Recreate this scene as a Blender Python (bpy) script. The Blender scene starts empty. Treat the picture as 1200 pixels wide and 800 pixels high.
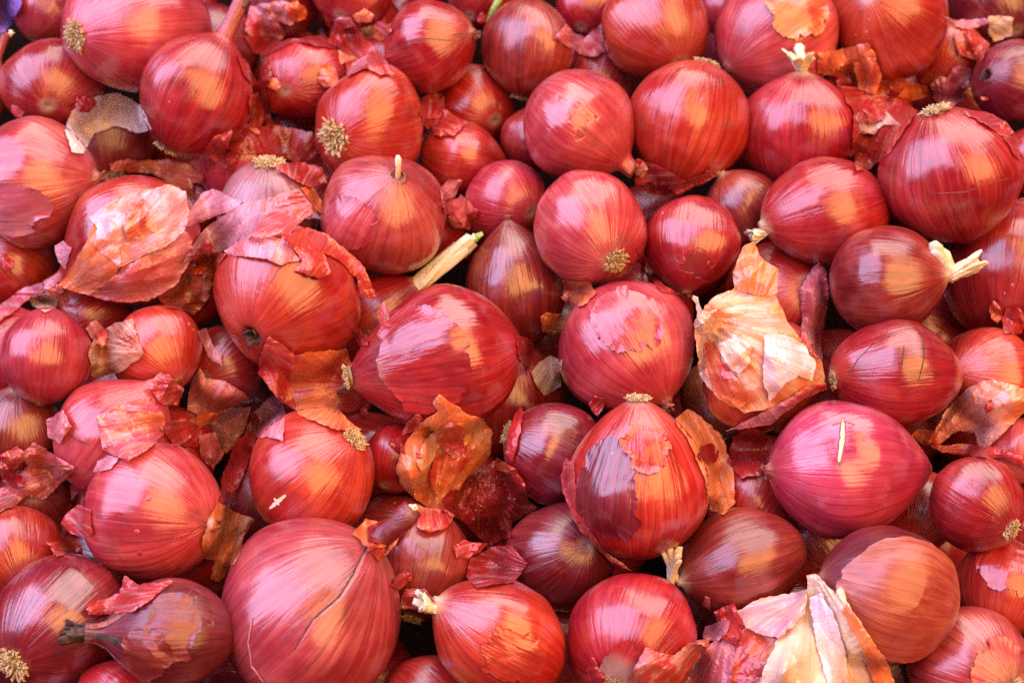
import bpy, math, random
import numpy as np
from mathutils import Vector, Matrix, noise, geometry
from mathutils.bvhtree import BVHTree

SC = bpy.context.scene
# ------------------------------------------------------------------ camera
DIST, ELEV = 0.78, math.radians(56)
FPX = 1200 * 50 / 36.0                       # focal length in photograph pixels
cam_d = bpy.data.cameras.new("camera"); cam = bpy.data.objects.new("camera", cam_d)
SC.collection.objects.link(cam); SC.camera = cam
cam.location = (0, -DIST * math.cos(ELEV), DIST * math.sin(ELEV))
cam.rotation_euler = (math.pi / 2 - ELEV, 0, 0)
cam_d.lens = 50; cam_d.sensor_width = 36; cam_d.clip_start = 0.02; cam_d.clip_end = 50
cam_d.dof.use_dof = True; cam_d.dof.focus_distance = 0.70; cam_d.dof.aperture_fstop = 9.0
CAMR = cam.rotation_euler.to_matrix(); CAMP = Vector(cam.location)
# ------------------------------------------------------------------ light: taken as a covered stall, sky from the open side, added warm and top lamps
W = bpy.data.worlds.new("World"); SC.world = W; W.use_nodes = True
W.node_tree.nodes["Background"].inputs[0].default_value = (0.60, 0.48, 0.55, 1)
W.node_tree.nodes["Background"].inputs[1].default_value = 0.07
def area(name, cdir, dist, sx, sy, power, col):
    l = bpy.data.lights.new(name, 'AREA'); l.shape = 'RECTANGLE'; l.size = sx; l.size_y = sy
    l.energy = power; l.color = col
    o = bpy.data.objects.new(name, l); SC.collection.objects.link(o)
    d = (CAMR @ Vector(cdir)).normalized()
    o.location = d * dist
    o.rotation_euler = (-d).to_track_quat('-Z', 'Y').to_euler()
    return o
area("open_side_skylight", (-0.64, 0.54, 0.54), 3.0, 3.0, 3.6, 190, (0.66, 0.62, 1.0))
area("warm_patch_lamp", (0.45, 0.22, 0.86), 3.0, 3.1, 3.4, 150, (1.0, 0.50, 0.18)).data.shape = 'ELLIPSE'  # added warm lamp for the orange patches on the bulbs; no cover is built
area("top_fill_lamp", (0.20, 0.95, 0.25), 3.4, 3.6, 2.6, 115, (1.0, 0.93, 0.88))  # added white fill from above the far side, brightens the tops of the onions
SC.view_settings.view_transform = 'Standard'; SC.view_settings.look = 'None'
SC.view_settings.exposure = 0.15; SC.view_settings.gamma = 1.0
SC.render.engine = 'CYCLES'; SC.cycles.use_denoising = False; SC.cycles.max_bounces = 5; SC.cycles.diffuse_bounces = 2; SC.cycles.glossy_bounces = 3; SC.cycles.transmission_bounces = 3
SC.cycles.use_adaptive_sampling = True; SC.cycles.adaptive_threshold = 0.012
SC.cycles.sample_clamp_indirect = 6

# ------------------------------------------------------------------ helpers
def ray(px, py):                             # camera-space direction with unit depth
    return Vector(((px - 600) / FPX, -(py - 400) / FPX, -1.0))
def at(px, py, depth):                       # world point at that depth along the lens axis
    return CAMP + CAMR @ (ray(px, py) * depth)
def plane_depth(px, py, h):
    d = CAMR @ ray(px, py)
    return (h - CAMP.z) / d.z
def mesh_obj(name, verts, faces, mat, parent=None, uvs=None, smooth=True):
    me = bpy.data.meshes.new(name); me.from_pydata([tuple(v) for v in verts], [], faces)
    if uvs is not None:
        lay = me.uv_layers.new(name="UVMap")
        vi = np.empty(len(me.loops), dtype=np.int32); me.loops.foreach_get("vertex_index", vi)
        if callable(uvs):
            arr = uvs(me, vi)
        else:
            arr = np.asarray(uvs, dtype=np.float32)[vi]
        lay.data.foreach_set("uv", np.ascontiguousarray(arr, dtype=np.float32).ravel())
    if smooth:
        me.polygons.foreach_set("use_smooth", [True] * len(me.polygons))
    me.materials.append(mat)
    o = bpy.data.objects.new(name, me); SC.collection.objects.link(o)
    if parent is not None: o.parent = parent
    return o
def tube(path, ra, rb=None, seg=6, up=None):
    """closed tapering tube (flattened when rb is given) along a path"""
    n = len(path); V, F = [], []
    for i, p in enumerate(path):
        t = (path[min(i + 1, n - 1)] - path[max(i - 1, 0)]).normalized()
        u = up if up is not None else Vector((0.13, 0.21, 0.97))
        s = t.cross(u)
        if s.length < 1e-4: s = t.cross(Vector((1, 0, 0)))
        s.normalize(); w = s.cross(t).normalized()
        a = ra[i]; b = rb[i] if rb is not None else a
        for k in range(seg):
            an = 2 * math.pi * k / seg
            V.append(p + s * (a * math.cos(an)) + w * (b * math.sin(an)))
    for i in range(n - 1):
        for k in range(seg):
            k2 = (k + 1) % seg
            F.append((i * seg + k, i * seg + k2, (i + 1) * seg + k2, (i + 1) * seg + k))
    F.append(tuple(range(seg - 1, -1, -1))); F.append(tuple((n - 1) * seg + k for k in range(seg)))
    return V, F
class Soup:
    def __init__(s): s.V, s.F, s.U = [], [], []
    def add(s, V, F, u=0.0):
        b = len(s.V); s.V += V; s.F += [tuple(i + b for i in f) for f in F]
        n = len(V); s.U += [(u, k / max(n - 1, 1)) for k in range(n)]

# ------------------------------------------------------------------ materials
def nodes_of(name):
    m = bpy.data.materials.new(name); m.use_nodes = True
    nt = m.node_tree; nt.nodes.clear()
    out = nt.nodes.new('ShaderNodeOutputMaterial')
    return m, nt, out
class NB:
    """small node-building shorthand"""
    def __init__(s, nt): s.nt = nt
    def n(s, t, **kw):
        x = s.nt.nodes.new(t)
        for k, v in kw.items(): setattr(x, k, v)
        return x
    def put(s, sock, v):
        if hasattr(v, 'is_output'): s.nt.links.new(v, sock)
        else: sock.default_value = v
    def math(s, op, a, b=None, c=None, clamp=False):
        x = s.n('ShaderNodeMath', operation=op, use_clamp=clamp)
        s.put(x.inputs[0], a)
        if b is not None: s.put(x.inputs[1], b)
        if c is not None: s.put(x.inputs[2], c)
        return x.outputs[0]
    def mix(s, f, a, b, mode='MIX'):
        x = s.n('ShaderNodeMix', data_type='RGBA', blend_type=mode)
        s.put(x.inputs[0], f); s.put(x.inputs[6], a); s.put(x.inputs[7], b)
        return x.outputs[2]
    def ramp(s, v, lo, hi, a=0.0, b=1.0, smooth=True):
        x = s.n('ShaderNodeMapRange', interpolation_type='SMOOTHSTEP' if smooth else 'LINEAR')
        s.put(x.inputs[0], v); s.put(x.inputs[1], lo); s.put(x.inputs[2], hi); s.put(x.inputs[3], a); s.put(x.inputs[4], b)
        return x.outputs[0]
    def noise(s, vec, scale, detail=3.0, rough=0.5, dist=0.0):
        x = s.n('ShaderNodeTexNoise')
        s.put(x.inputs['Vector'], vec); s.put(x.inputs['Scale'], scale); s.put(x.inputs['Detail'], detail)
        s.put(x.inputs['Roughness'], rough); s.put(x.inputs['Distortion'], dist)
        return x.outputs[0]
    def comb(s, a, b, c):
        x = s.n('ShaderNodeCombineXYZ')
        s.put(x.inputs[0], a); s.put(x.inputs[1], b); s.put(x.inputs[2], c)
        return x.outputs[0]
    def attr(s, name, kind='Fac'):
        x = s.n('ShaderNodeAttribute', attribute_type='OBJECT', attribute_name=name)
        return x.outputs[kind]
    def vadd(s, a, b):
        x = s.n('ShaderNodeVectorMath', operation='ADD'); s.put(x.inputs[0], a); s.put(x.inputs[1], b)
        return x.outputs[0]
    def bump(s, h, strength, dist, normal=None):
        x = s.n('ShaderNodeBump'); s.put(x.inputs['Height'], h); s.put(x.inputs['Strength'], strength); s.put(x.inputs['Distance'], dist)
        if normal is not None: s.put(x.inputs['Normal'], normal)
        return x.outputs[0]

def skin_material(name, paper):
    """onion skin: lengthwise veins, blotches, peeled patches, specks; colours come from each object's own properties"""
    m, nt, out = nodes_of(name); b = NB(nt)
    tc = b.n('ShaderNodeTexCoord')
    sep = b.n('ShaderNodeSeparateXYZ'); nt.links.new(tc.outputs['UV'], sep.inputs[0])
    u, v = sep.outputs[0], sep.outputs[1]
    seed = b.attr('seed'); ca, cb, cc = b.attr('ca', 'Color'), b.attr('cb', 'Color'), b.attr('cc', 'Color')
    patch = b.attr('patch'); veinA = b.attr('vein'); gloss = b.attr('gloss')
    ang = b.math('MULTIPLY', u, 2 * math.pi)
    cs, sn = b.math('COSINE', ang), b.math('SINE', ang)
    offs = b.comb(seed, b.math('MULTIPLY', seed, 1.7), b.math('MULTIPLY', seed, -2.3))
    ring = b.vadd(b.comb(cs, sn, b.math('MULTIPLY', v, 0.30)), offs)
    obj = b.vadd(tc.outputs['Object'], offs)
    fine = b.noise(ring, 18.0, 3.0, 0.62)                  # hair-thin fibres
    mid = b.noise(ring, 7.0, 2.0, 0.5)                    # veins and bands
    blot = b.noise(obj, 34.0, 3.0, 0.6)                   # blotches, cm scale
    def ruled(freq, warp, lo, hi):
        return b.ramp(b.math('SINE', b.math('ADD', b.math('MULTIPLY', u, 2 * math.pi * freq), b.math('MULTIPLY', mid, warp))), lo, hi)
    line = b.math('MULTIPLY', ruled(38 if not paper else 66, 8.0, 0.45, 0.98), b.ramp(b.math('ADD', b.math('MULTIPLY', fine, 0.5), b.math('MULTIPLY', blot, 0.5)), 0.36, 0.58))
    hair = b.math('MULTIPLY', ruled(121 if not paper else 190, 11.0, 0.35, 0.9), b.ramp(blot, 0.36, 0.56))
    f1 = b.ramp(b.math('ADD', b.math('MULTIPLY', mid, 0.34), b.math('MULTIPLY', blot, 0.68)), 0.38, 0.66)
    col = b.mix(f1, ca, cb)
    col = b.mix(b.math('MULTIPLY', b.ramp(fine, 0.47, 0.70), b.math('MULTIPLY', veinA, 0.20 if not paper else 0.4)), col, cc)
    dark = b.mix(0.55, col, ca)
    dark = b.mix(1.0, dark, (0.62, 0.46, 0.50, 1), 'MULTIPLY')
    col = b.mix(b.math('MULTIPLY', line, b.math('MULTIPLY', veinA, 0.72 if not paper else 0.42)), col, dark)
    col = b.mix(b.math('MULTIPLY', hair, b.math('MULTIPLY', veinA, 0.36)), col, dark)
    bru = b.ramp(b.noise(obj, 15.0, 2.0, 0.5), 0.50, 0.70)
    col = b.mix(b.math('MULTIPLY', bru, 0.45 if not paper else 0.0), col, b.mix(1.0, ca, (0.50, 0.55, 0.85, 1), 'MULTIPLY'))
    # peeled patches: upper skin gone inside the mask
    pn = b.noise(obj, 19.0, 4.0, 0.6)
    pth = b.math('SUBTRACT', 0.78, b.math('MULTIPLY', patch, 0.42))
    pm = b.ramp(pn, pth, b.math('ADD', pth, 0.010), smooth=False)
    pe = b.math('SUBTRACT', b.ramp(pn, b.math('SUBTRACT', pth, 0.014), pth, smooth=False), pm)
    inner = b.mix(1.0, b.mix(0.35, ca, cb), (0.80, 0.72, 0.9, 1), 'MULTIPLY') if not paper else b.mix(0.35, cb, cc)
    col = b.mix(b.math('MULTIPLY', pm, 0.70), col, inner)
    col = b.mix(b.math('MULTIPLY', pe, 0.22), col, cc)
    # specks and dirt
    vor = b.n('ShaderNodeTexVoronoi'); nt.links.new(obj, vor.inputs['Vector']); vor.inputs['Scale'].default_value = 150.0
    sp = b.math('MULTIPLY', b.ramp(vor.outputs['Distance'], 0.15, 0.07), b.ramp(blot, 0.60, 0.66))
    col = b.mix(b.math('MULTIPLY', sp, 0.55), col, (0.75, 0.46, 0.34, 1))
    dn = b.ramp(b.noise(obj, 62.0, 4.0, 0.7), 0.52, 0.76)
    col = b.mix(b.math('MULTIPLY', dn, b.attr('dirt')), col, (0.07, 0.030, 0.022, 1))
    if not paper:
        rootz = b.ramp(b.math('ADD', v, b.math('MULTIPLY', fine, 0.05)), 0.105, 0.045)
        col = b.mix(b.math('MULTIPLY', rootz, 0.75), col, b.mix(fine, (0.20, 0.09, 0.055, 1), (0.60, 0.40, 0.34, 1)))
        neckz = b.ramp(b.math('ADD', v, b.math('MULTIPLY', fine, 0.10)), 0.93, 1.04)
        col = b.mix(b.math('MULTIPLY', neckz, 0.8), col, b.attr('nc', 'Color'))
    # relief
    h = b.math('ADD', b.math('MULTIPLY', fine, 0.40), b.math('MULTIPLY', mid, 0.45))
    h = b.math('SUBTRACT', h, b.math('MULTIPLY', line, 0.10))
    h = b.math('ADD', h, b.math('MULTIPLY', pm, -0.50 if not paper else -0.25))
    h = b.math('ADD', h, b.math('MULTIPLY', b.noise(obj, 55.0, 3.0, 0.5), b.math('ADD', 0.70 if not paper else 0.30, b.attr('crum'))))
    if paper:
        crum = b.n('ShaderNodeTexVoronoi'); nt.links.new(b.vadd(obj, b.comb(0.0, 0.0, b.math('MULTIPLY', blot, 0.006))), crum.inputs['Vector'])
        crum.inputs['Scale'].default_value = 60.0
        h = b.math('ADD', h, b.math('MULTIPLY', crum.outputs['Distance'], 0.22))
    nrm = b.bump(h, 0.50, 0.0014)
    p = b.n('ShaderNodeBsdfPrincipled')
    b.put(p.inputs['Base Color'], col); b.put(p.inputs['Normal'], nrm)
    rg = b.math('ADD', b.math('SUBTRACT', 0.44, b.math('MULTIPLY', gloss, 0.26)), b.math('ADD', b.math('MULTIPLY', b.math('SUBTRACT', blot, 0.5), 0.45), b.math('MULTIPLY', b.math('SUBTRACT', fine, 0.5), 0.35)), clamp=True)
    b.put(p.inputs['Roughness'], rg)
    p.inputs['IOR'].default_value = 1.5
    p.inputs['Specular IOR Level'].default_value = 0.8
    cw = b.math('MULTIPLY', b.math('MULTIPLY', gloss, 1.15 if not paper else 0.9), b.ramp(b.math('ADD', b.math('MULTIPLY', blot, 0.6), b.math('MULTIPLY', fine, 0.4)), 0.36, 0.56, 0.25, 1.0), clamp=True)
    b.put(p.inputs['Coat Weight'], cw)
    p.inputs['Coat Roughness'].default_value = 0.20 if not paper else 0.22
    b.put(p.inputs['Coat Normal'], nrm)
    if paper:
        tr = b.n('ShaderNodeBsdfTranslucent'); b.put(tr.inputs[0], b.mix(1.0, col, (1.0, 0.78, 0.76, 1), 'MULTIPLY')); b.put(tr.inputs['Normal'], nrm)
        mx = b.n('ShaderNodeMixShader'); mx.inputs[0].default_value = 0.16
        nt.links.new(p.outputs[0], mx.inputs[1]); nt.links.new(tr.outputs[0], mx.inputs[2])
        nt.links.new(mx.outputs[0], out.inputs[0])
    else:
        nt.links.new(p.outputs[0], out.inputs[0])
    return m
M_BULB = skin_material("onion_skin_on_bulb", False)
M_PAPER = skin_material("papery_onion_skin", True)

def fibre_material(name, c1, c2, c3, rough=0.75):
    m, nt, out = nodes_of(name); b = NB(nt)
    tc = b.n('ShaderNodeTexCoord'); info = b.n('ShaderNodeObjectInfo')
    vec = b.vadd(tc.outputs['Object'], b.comb(info.outputs['Random'], 0.0, 0.0))
    n1 = b.noise(vec, 260.0, 4.0, 0.65); n2 = b.noise(vec, 900.0, 2.0, 0.6)
    col = b.mix(b.ramp(n1, 0.38, 0.62), c1, c2)
    col = b.mix(b.math('MULTIPLY', b.ramp(n2, 0.5, 0.75), 0.5), col, c3)
    p = b.n('ShaderNodeBsdfPrincipled'); b.put(p.inputs['Base Color'], col); p.inputs['Roughness'].default_value = rough; p.inputs['Specular IOR Level'].default_value = 0.5 if rough < 0.9 else 0.0
    b.put(p.inputs['Normal'], b.bump(n2, 0.5, 0.0006))
    nt.links.new(p.outputs[0], out.inputs[0])
    return m
M_ROOT = fibre_material("dry_root", (0.42, 0.28, 0.12, 1), (0.66, 0.50, 0.28, 1), (0.12, 0.06, 0.03, 1))
M_PLATE = fibre_material("root_plate", (0.22, 0.13, 0.06, 1), (0.40, 0.28, 0.13, 1), (0.09, 0.05, 0.03, 1))
M_STRAW = fibre_material("straw_neck", (0.70, 0.56, 0.34, 1), (0.84, 0.76, 0.58, 1), (0.48, 0.28, 0.16, 1))
M_STEM = fibre_material("pale_green_white_stem", (0.78, 0.74, 0.50, 1), (0.88, 0.85, 0.68, 1), (0.60, 0.56, 0.30, 1))
M_DRYNECK = fibre_material("dried_red_neck", (0.16, 0.03, 0.025, 1), (0.36, 0.12, 0.08, 1), (0.05, 0.02, 0.015, 1))
M_GREEN = fibre_material("green_shoot", (0.20, 0.36, 0.05, 1), (0.38, 0.52, 0.14, 1), (0.55, 0.58, 0.25, 1), 0.5)
M_BARK = fibre_material("blackened_neck_skin", (0.035, 0.018, 0.014, 1), (0.10, 0.05, 0.035, 1), (0.02, 0.012, 0.01, 1))
M_TRAY = fibre_material("dark_tray", (0.012, 0.006, 0.005, 1), (0.02, 0.010, 0.008, 1), (0.008, 0.004, 0.003, 1), 0.95)
# ------------------------------------------------------------------ colours of the skins (a deep, b light, c fibre)
TONES = {
 'red':     ((0.27, 0.006, 0.012), (0.49, 0.026, 0.028), (0.60, 0.15, 0.11)),
 'pink':    ((0.35, 0.018, 0.032), (0.56, 0.078, 0.084), (0.68, 0.25, 0.22)),
 'dusk':    ((0.25, 0.014, 0.028), (0.43, 0.060, 0.075), (0.62, 0.24, 0.25)),
 'orange':  ((0.33, 0.010, 0.010), (0.54, 0.050, 0.024), (0.64, 0.19, 0.10)),
 'brown':   ((0.16, 0.011, 0.012), (0.32, 0.038, 0.022), (0.40, 0.13, 0.07)),
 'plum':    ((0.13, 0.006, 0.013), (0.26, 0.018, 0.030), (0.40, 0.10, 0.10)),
 'magenta': ((0.35, 0.018, 0.056), (0.50, 0.058, 0.110), (0.58, 0.13, 0.17)),
 'tan':     ((0.27, 0.028, 0.018), (0.42, 0.085, 0.042), (0.60, 0.27, 0.15)),
 'grey':    ((0.20, 0.030, 0.055), (0.38, 0.120, 0.155), (0.60, 0.36, 0.40)),
 'straw':   ((0.60, 0.300, 0.180), (0.82, 0.600, 0.420), (0.90, 0.82, 0.70)),
 'lilac':   ((0.52, 0.095, 0.140), (0.74, 0.300, 0.370), (0.84, 0.60, 0.66)),
 'white':   ((0.60, 0.360, 0.380), (0.84, 0.700, 0.740), (0.92, 0.86, 0.88)),
 'rust':    ((0.60, 0.050, 0.022), (0.84, 0.240, 0.075), (0.86, 0.46, 0.22)),
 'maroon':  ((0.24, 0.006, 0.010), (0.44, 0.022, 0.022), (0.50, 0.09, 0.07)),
}
def paint(o, tone, seed, patch=0.3, vein=0.6, gloss=0.6, dirt=0.1, crum=0.0, nc=(0.30, 0.10, 0.06), jit=0.0):
    a, b, c = TONES[tone]
    rg = random.Random(int(seed * 1000)); k = 1 + jit * rg.uniform(-1, 1); g = 1 + jit * 1.2 * rg.uniform(-1, 1)
    f = lambda t: [min(t[0] * k, .9), t[1] * g * k, t[2] * k]
    o['ca'] = f(a); o['cb'] = f(b); o['cc'] = f(c); o['seed'] = float(seed); o['patch'] = float(patch)
    o['vein'] = float(vein); o['gloss'] = float(gloss); o['dirt'] = float(dirt); o['crum'] = float(crum); o['nc'] = list(nc)

# ------------------------------------------------------------------ the onions, read off the photograph
# px, py, radius px, length ratio, neck direction (right, up, toward camera), taper, neck kind, root?, tone, how deep in the pile, label, extras
ON = []
def O(x, y, r, el, ax, pear, neck, root, tone, deep, label, **kw):
    ON.append(dict(x=x, y=y, r=r, el=el, ax=Vector(ax).normalized(), pear=pear, neck=neck, root=root, tone=tone, deep=deep, label=label, **kw))
STRAWC = (0.66, 0.48, 0.30)
# upper left
O(58, 14, 40, 1.0, (0.3, 0.8, -0.4), 0.2, 'short', False, 'pink', 2.2, "dusky pink onion behind the pale onion with a round root disc, by the purple sack")
O(165, 36, 78, 1.12, (0.58, 0.22, -0.78), 0.2, 'short', True, 'pink', 0.3, "pale pink onion showing a neat round root disc ringed with white", vein=0.7, patch=0.0)
O(62, 98, 56, 0.96, (-0.2, 0.5, -0.8), 0.1, 'short', False, 'red', 0.8, "smooth red onion with wrinkled lilac shine, below the dusky pink onion", crum=0.5)
O(231, 108, 66, 1.05, (0.50, 0.84, 0.10), 0.35, 'long', True, 'red', 0.0, "red onion with a tall skin neck pointing up and a pale root tip below", vein=0.9, nlen=0.85)
O(129, 168, 53, 1.0, (-0.25, 0.75, -0.50), 0.1, 'short', True, 'brown', 1.5, "grimy brown onion with a torn white collar of skin and bare brown roots", gloss=0.3, dirt=0.55)
O(44, 214, 72, 0.98, (0.97, 0.06, 0.15), 0.25, 'dry', False, 'pink', 0.4, "rosy onion whose dried neck reaches right into an orange skin petal", patch=0.25,
  flakes=[(-0.15, -0.55, 0.75, 0.50, 0.05, 'lilac')])
O(152, 284, 76, 1.05, (-0.86, -0.50, 0.05), 0.7, 'long', False, 'orange', 0.5, "onion half out of a torn pale wrapper, its neck tapering down to the left", nlen=0.35, gloss=0.8)
O(280, 196, 50, 0.98, (-0.1, -0.85, 0.3), 0.3, 'short', False, 'pink', 1.8, "glossy pink onion under a jagged dark red tongue of skin")
O(316, 250, 64, 0.96, (-0.05, -0.80, -0.4), 0.1, 'short', True, 'grey', 0.8, "greyish lilac onion crowned by a straw coloured root fringe", gloss=0.5, rsc=1.3)
O(336, 352, 88, 0.92, (-0.38, -0.52, 0.76), 0.15, 'scar', False, 'orange', 0.15, "large orange red onion with a dark shrivelled neck hole and torn skins over it", vein=0.7, patch=0.0, dirt=0.2)
O(358, 96, 52, 0.96, (0.3, 0.3, -0.9), 0.1, 'short', False, 'red', 1.4, "red onion with a dull bruised top, tucked behind the onion with white roots", crum=0.4)
O(435, 148, 68, 1.02, (0.50, 0.30, -0.80), 0.2, 'short', True, 'orange', 0.3, "orange streaked onion with a fringe of curly white roots", vein=0.9, rsc=1.25, curly=True, patch=0.0)
O(505, 54, 53, 1.02, (0.86, 0.10, 0.42), 0.1, 'dry', False, 'red', 0.8, "glossy striped red onion with a cracked skin and a small dry neck knot", strips=[([(-0.95,-0.1),(-0.5,0.08),(0.0,0.16),(0.55,0.1)], 0.011, 'bark', 'crack')], vein=0.9, patch=0.0, gloss=0.8)
O(617, 54, 55, 1.0, (0.10, 0.86, 0.20), 0.15, 'short', True, 'brown', 0.9, "brownish green onion with its dark root pointing down", vein=0.6)
O(553, 126, 50, 1.0, (-0.5, 0.4, -0.7), 0.1, 'short', False, 'orange', 1.6, "orange red onion behind the glossy striped onion with the neck knot")
O(542, 187, 47, 1.08, (0.88, -0.12, -0.1), 0.5, 'short', False, 'orange', 1.7, "small orange onion tapering to the right, above the onion with the hooked stub", gloss=0.7)
O(450, 250, 73, 0.99, (0.28, 0.50, 0.80), 0.1, 'hook', False, 'pink', 0.1, "smooth rosy onion with a hooked dry stub in a red hollow", flakes=[(-0.45,-0.25,0.5,0.6,0.012,'pink')], patch=0.12, gloss=0.75)
O(590, 236, 48, 0.98, (-0.6, 0.3, -0.6), 0.1, 'short', False, 'pink', 1.7, "pale pink onion behind the dark brown onion with a red cap", vein=0.8)
O(604, 334, 60, 1.14, (-0.10, 0.92, 0.10), 0.45, 'cap', False, 'brown', 0.9, "dark brown egg shaped onion with a reddish cap and fine stripes", vein=1.0, gloss=0.75, patch=0.0)
O(690, 265, 68, 1.03, (-0.35, 0.55, -0.70), 0.1, 'short', True, 'pink', 0.3, "rose onion with pale stripes and a golden button of roots", vein=1.0, patch=0.0)
O(680, 148, 69, 0.95, (0.76, -0.62, 0.15), 0.35, 'long', False, 'pink', 0.2, "lilac sheened onion with a short skin neck pointing down to the right", nlen=0.25, gloss=0.75)
O(624, 162, 38, 1.0, (0.2, 0.9, 0.1), 0.1, 'short', False, 'red', 1.9, "half hidden crimson onion beside the lilac sheened onion")
O(706, 96, 40, 1.0, (0.3, 0.7, -0.5), 0.1, 'short', False, 'red', 1.8, "small striped red onion peeping out above the lilac sheened onion", vein=1.0)
O(766, 32, 63, 0.98, (-0.3, 0.75, -0.5), 0.1, 'short', False, 'orange', 0.6, "pale orange red onion with one white speck, near the brownish green onion", vein=0.8, patch=0.0)
O(806, 146, 69, 1.05, (-0.28, -0.92, -0.05), 0.05, 'short', True, 'orange', 0.5, "copper red onion with its grey green root tip on top", vein=0.9, patch=0.1)
O(908, 44, 74, 1.0, (-0.66, -0.45, 0.25), 0.2, 'short', False, 'pink', 0.7, "dusky red onion with a peeled patch of bright orange skin",
  flakes=[(0.15, 0.25, 0.55, 0.62, 0.06, 'rust')])
O(935, 153, 68, 0.97, (-0.02, 0.90, 0.40), 0.05, 'flower', False, 'red', 0.4, "round scarlet onion topped by a splayed dry flower of straw", vein=0.7, patch=0.0)
# upper right
O(1040, 24, 71, 1.0, (0.5, -0.1, -0.8), 0.1, 'short', False, 'orange', 0.7, "large onion with an orange sheen above the torn red skins", patch=0.0)
O(1168, 2, 52, 1.0, (-0.2, 0.7, -0.6), 0.1, 'short', False, 'plum', 1.3, "plum coloured onion behind a yellowish scrap of skin")
O(1186, 96, 48, 1.0, (-0.75, 0.05, 0.45), 0.1, 'scar', False, 'plum', 1.1, "dark purple onion with a black scarred hollow")
O(1112, 70, 42, 1.0, (0.4, 0.6, -0.5), 0.1, 'short', False, 'orange', 2.0, "orange onion half buried among lilac skin petals")
O(1114, 208, 79, 0.97, (0.30, -0.88, -0.30), 0.05, 'short', True, 'red', 0.2, "big striped onion with a wispy root on top and a cracked orange side", strips=[([(-0.3,-0.25),(0.2,-0.22),(0.9,0.0)], 0.012, 'maroon', 'crack')], vein=1.0, patch=0.1)
O(1210, 190, 42, 1.0, (0.2, 0.9, 0.1), 0.1, 'short', False, 'red', 2.0, "red onion just showing beside the big striped onion")
O(967, 248, 63, 1.18, (-0.86, -0.30, 0.10), 0.05, 'straw', True, 'red', 0.3, "crimson onion lying sideways with a frayed straw neck and a ragged red root end", rsc=0.8, patch=0.0, vein=0.8, ncol='straw')
O(868, 243, 46, 0.96, (-0.50, 0.70, 0.20), 0.1, 'nub', False, 'brown', 1.6, "small brownish onion with a thin bent white stub")
O(810, 286, 54, 1.08, (-0.08, -0.92, 0.30), 0.3, 'dry', False, 'red', 0.3, "red onion hanging neck down with a thin pale neck thread", vein=0.8, gloss=0.7)
O(1040, 328, 69, 0.95, (0.88, 0.05, 0.42), 0.25, 'bent', False, 'brown', 0.5, "olive brown onion with a bent cream stem like a bow", gloss=0.6, vein=0.5, ncol='dark')
O(1186, 318, 82, 1.03, (0.2, 0.85, -0.2), 0.05, 'short', False, 'red', 0.5, "large scarlet onion with broad faint stripes beside the bent cream stem", vein=0.8, patch=0.0)
# left middle
O(14, 312, 50, 1.0, (0.3, -0.5, -0.6), 0.1, 'short', False, 'orange', 1.2, "orange red onion under the rosy onion with the dried neck")
O(53, 419, 54, 1.0, (-0.08, -0.95, 0.15), 0.05, 'short', False, 'pink', 0.4, "small round pink onion with cream scraps on its crown", vein=0.5, patch=0.0)
O(184, 412, 54, 0.98, (0.55, -0.5, 0.4), 0.15, 'short', False, 'orange', 1.0, "red onion wearing half of a brown papery jacket", vein=0.6)
O(22, 502, 50, 1.0, (0.10, 0.80, 0.35), 0.1, 'nub', False, 'brown', 1.4, "shaded dark onion with a white stub, under the small round pink onion")
O(136, 512, 66, 1.08, (0.62, 0.76, 0.15), 0.5, 'long', False, 'pink', 0.8, "smooth pale pink onion with a cracked neck pointing at the papery jacket", strips=[([(-0.9,0.1),(-0.7,-0.05),(-0.45,-0.15)], 0.011, 'bark', 'crack')], nlen=0.25, patch=0.0, gloss=0.7)
O(440, 372, 48, 1.3, (0.78, 0.61, 0.12), 0.5, 'stem', False, 'maroon', 1.9, "deep red onion whose thick straw stem ends in a green shoot")
O(218, 345, 46, 1.0, (0.3, -0.3, -0.8), 0.1, 'short', False, 'red', 2.0, "dim red onion behind the torn wrapper and the papery jacket")
O(110, 372, 44, 1.0, (0.3, 0.3, -0.8), 0.1, 'short', False, 'red', 2.1, "shadowed red onion between the small pink onion and the torn wrapper")
O(40, 588, 46, 1.0, (-0.3, -0.3, -0.8), 0.1, 'short', False, 'brown', 2.2, "brown onion in shadow under the curled pinkish brown skin")
# centre
O(530, 418, 83, 0.96, (0.94, 0.18, -0.18), 0.0, 'short', True, 'red', 0.0, "large lilac and orange glossy onion, its root end narrowed to the left", rpear=2.0, gloss=0.85, vein=0.7, patch=0.15, rsc=0.75,
  flakes=[(-0.38, 0.0, 0.85, 1.15, 0.03, 'red')])
O(735, 408, 77, 1.0, (0.40, -0.62, 0.35), 0.1, 'dry', False, 'pink', 0.4, "plump pink onion with a rectangular torn nick in its skin", strips=[([(-0.45,0.25),(-0.1,0.30),(-0.05,0.08),(-0.45,0.16)], 0.045, 'red', 'nick'), ([(-0.5,0.42),(-0.38,0.55)], 0.05, 'red', 'nick')], patch=0.0, vein=0.4, gloss=0.75,
  flakes=[(-0.1, 0.45, 0.75, 0.62, 0.03, 'pink')])
O(652, 530, 58, 1.05, (0.85, -0.35, -0.15), 0.1, 'short', True, 'plum', 1.0, "plum onion with a dark bristly root and a trailing yellow thread", gloss=0.8)
O(748, 574, 83, 0.98, (0.02, -0.95, -0.22), 0.0, 'short', True, 'orange', 0.0, "upright striped onion, dark on one side and bright orange on the other, roots on top", rpear=1.3, vein=1.0, gloss=0.75, patch=0.1, rsc=0.8,
  flakes=[(-0.52, 0.0, 1.0, 0.62, 0.03, 'plum'), (0.05, 0.62, 0.36, 0.34, 0.03, 'orange')])
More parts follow.
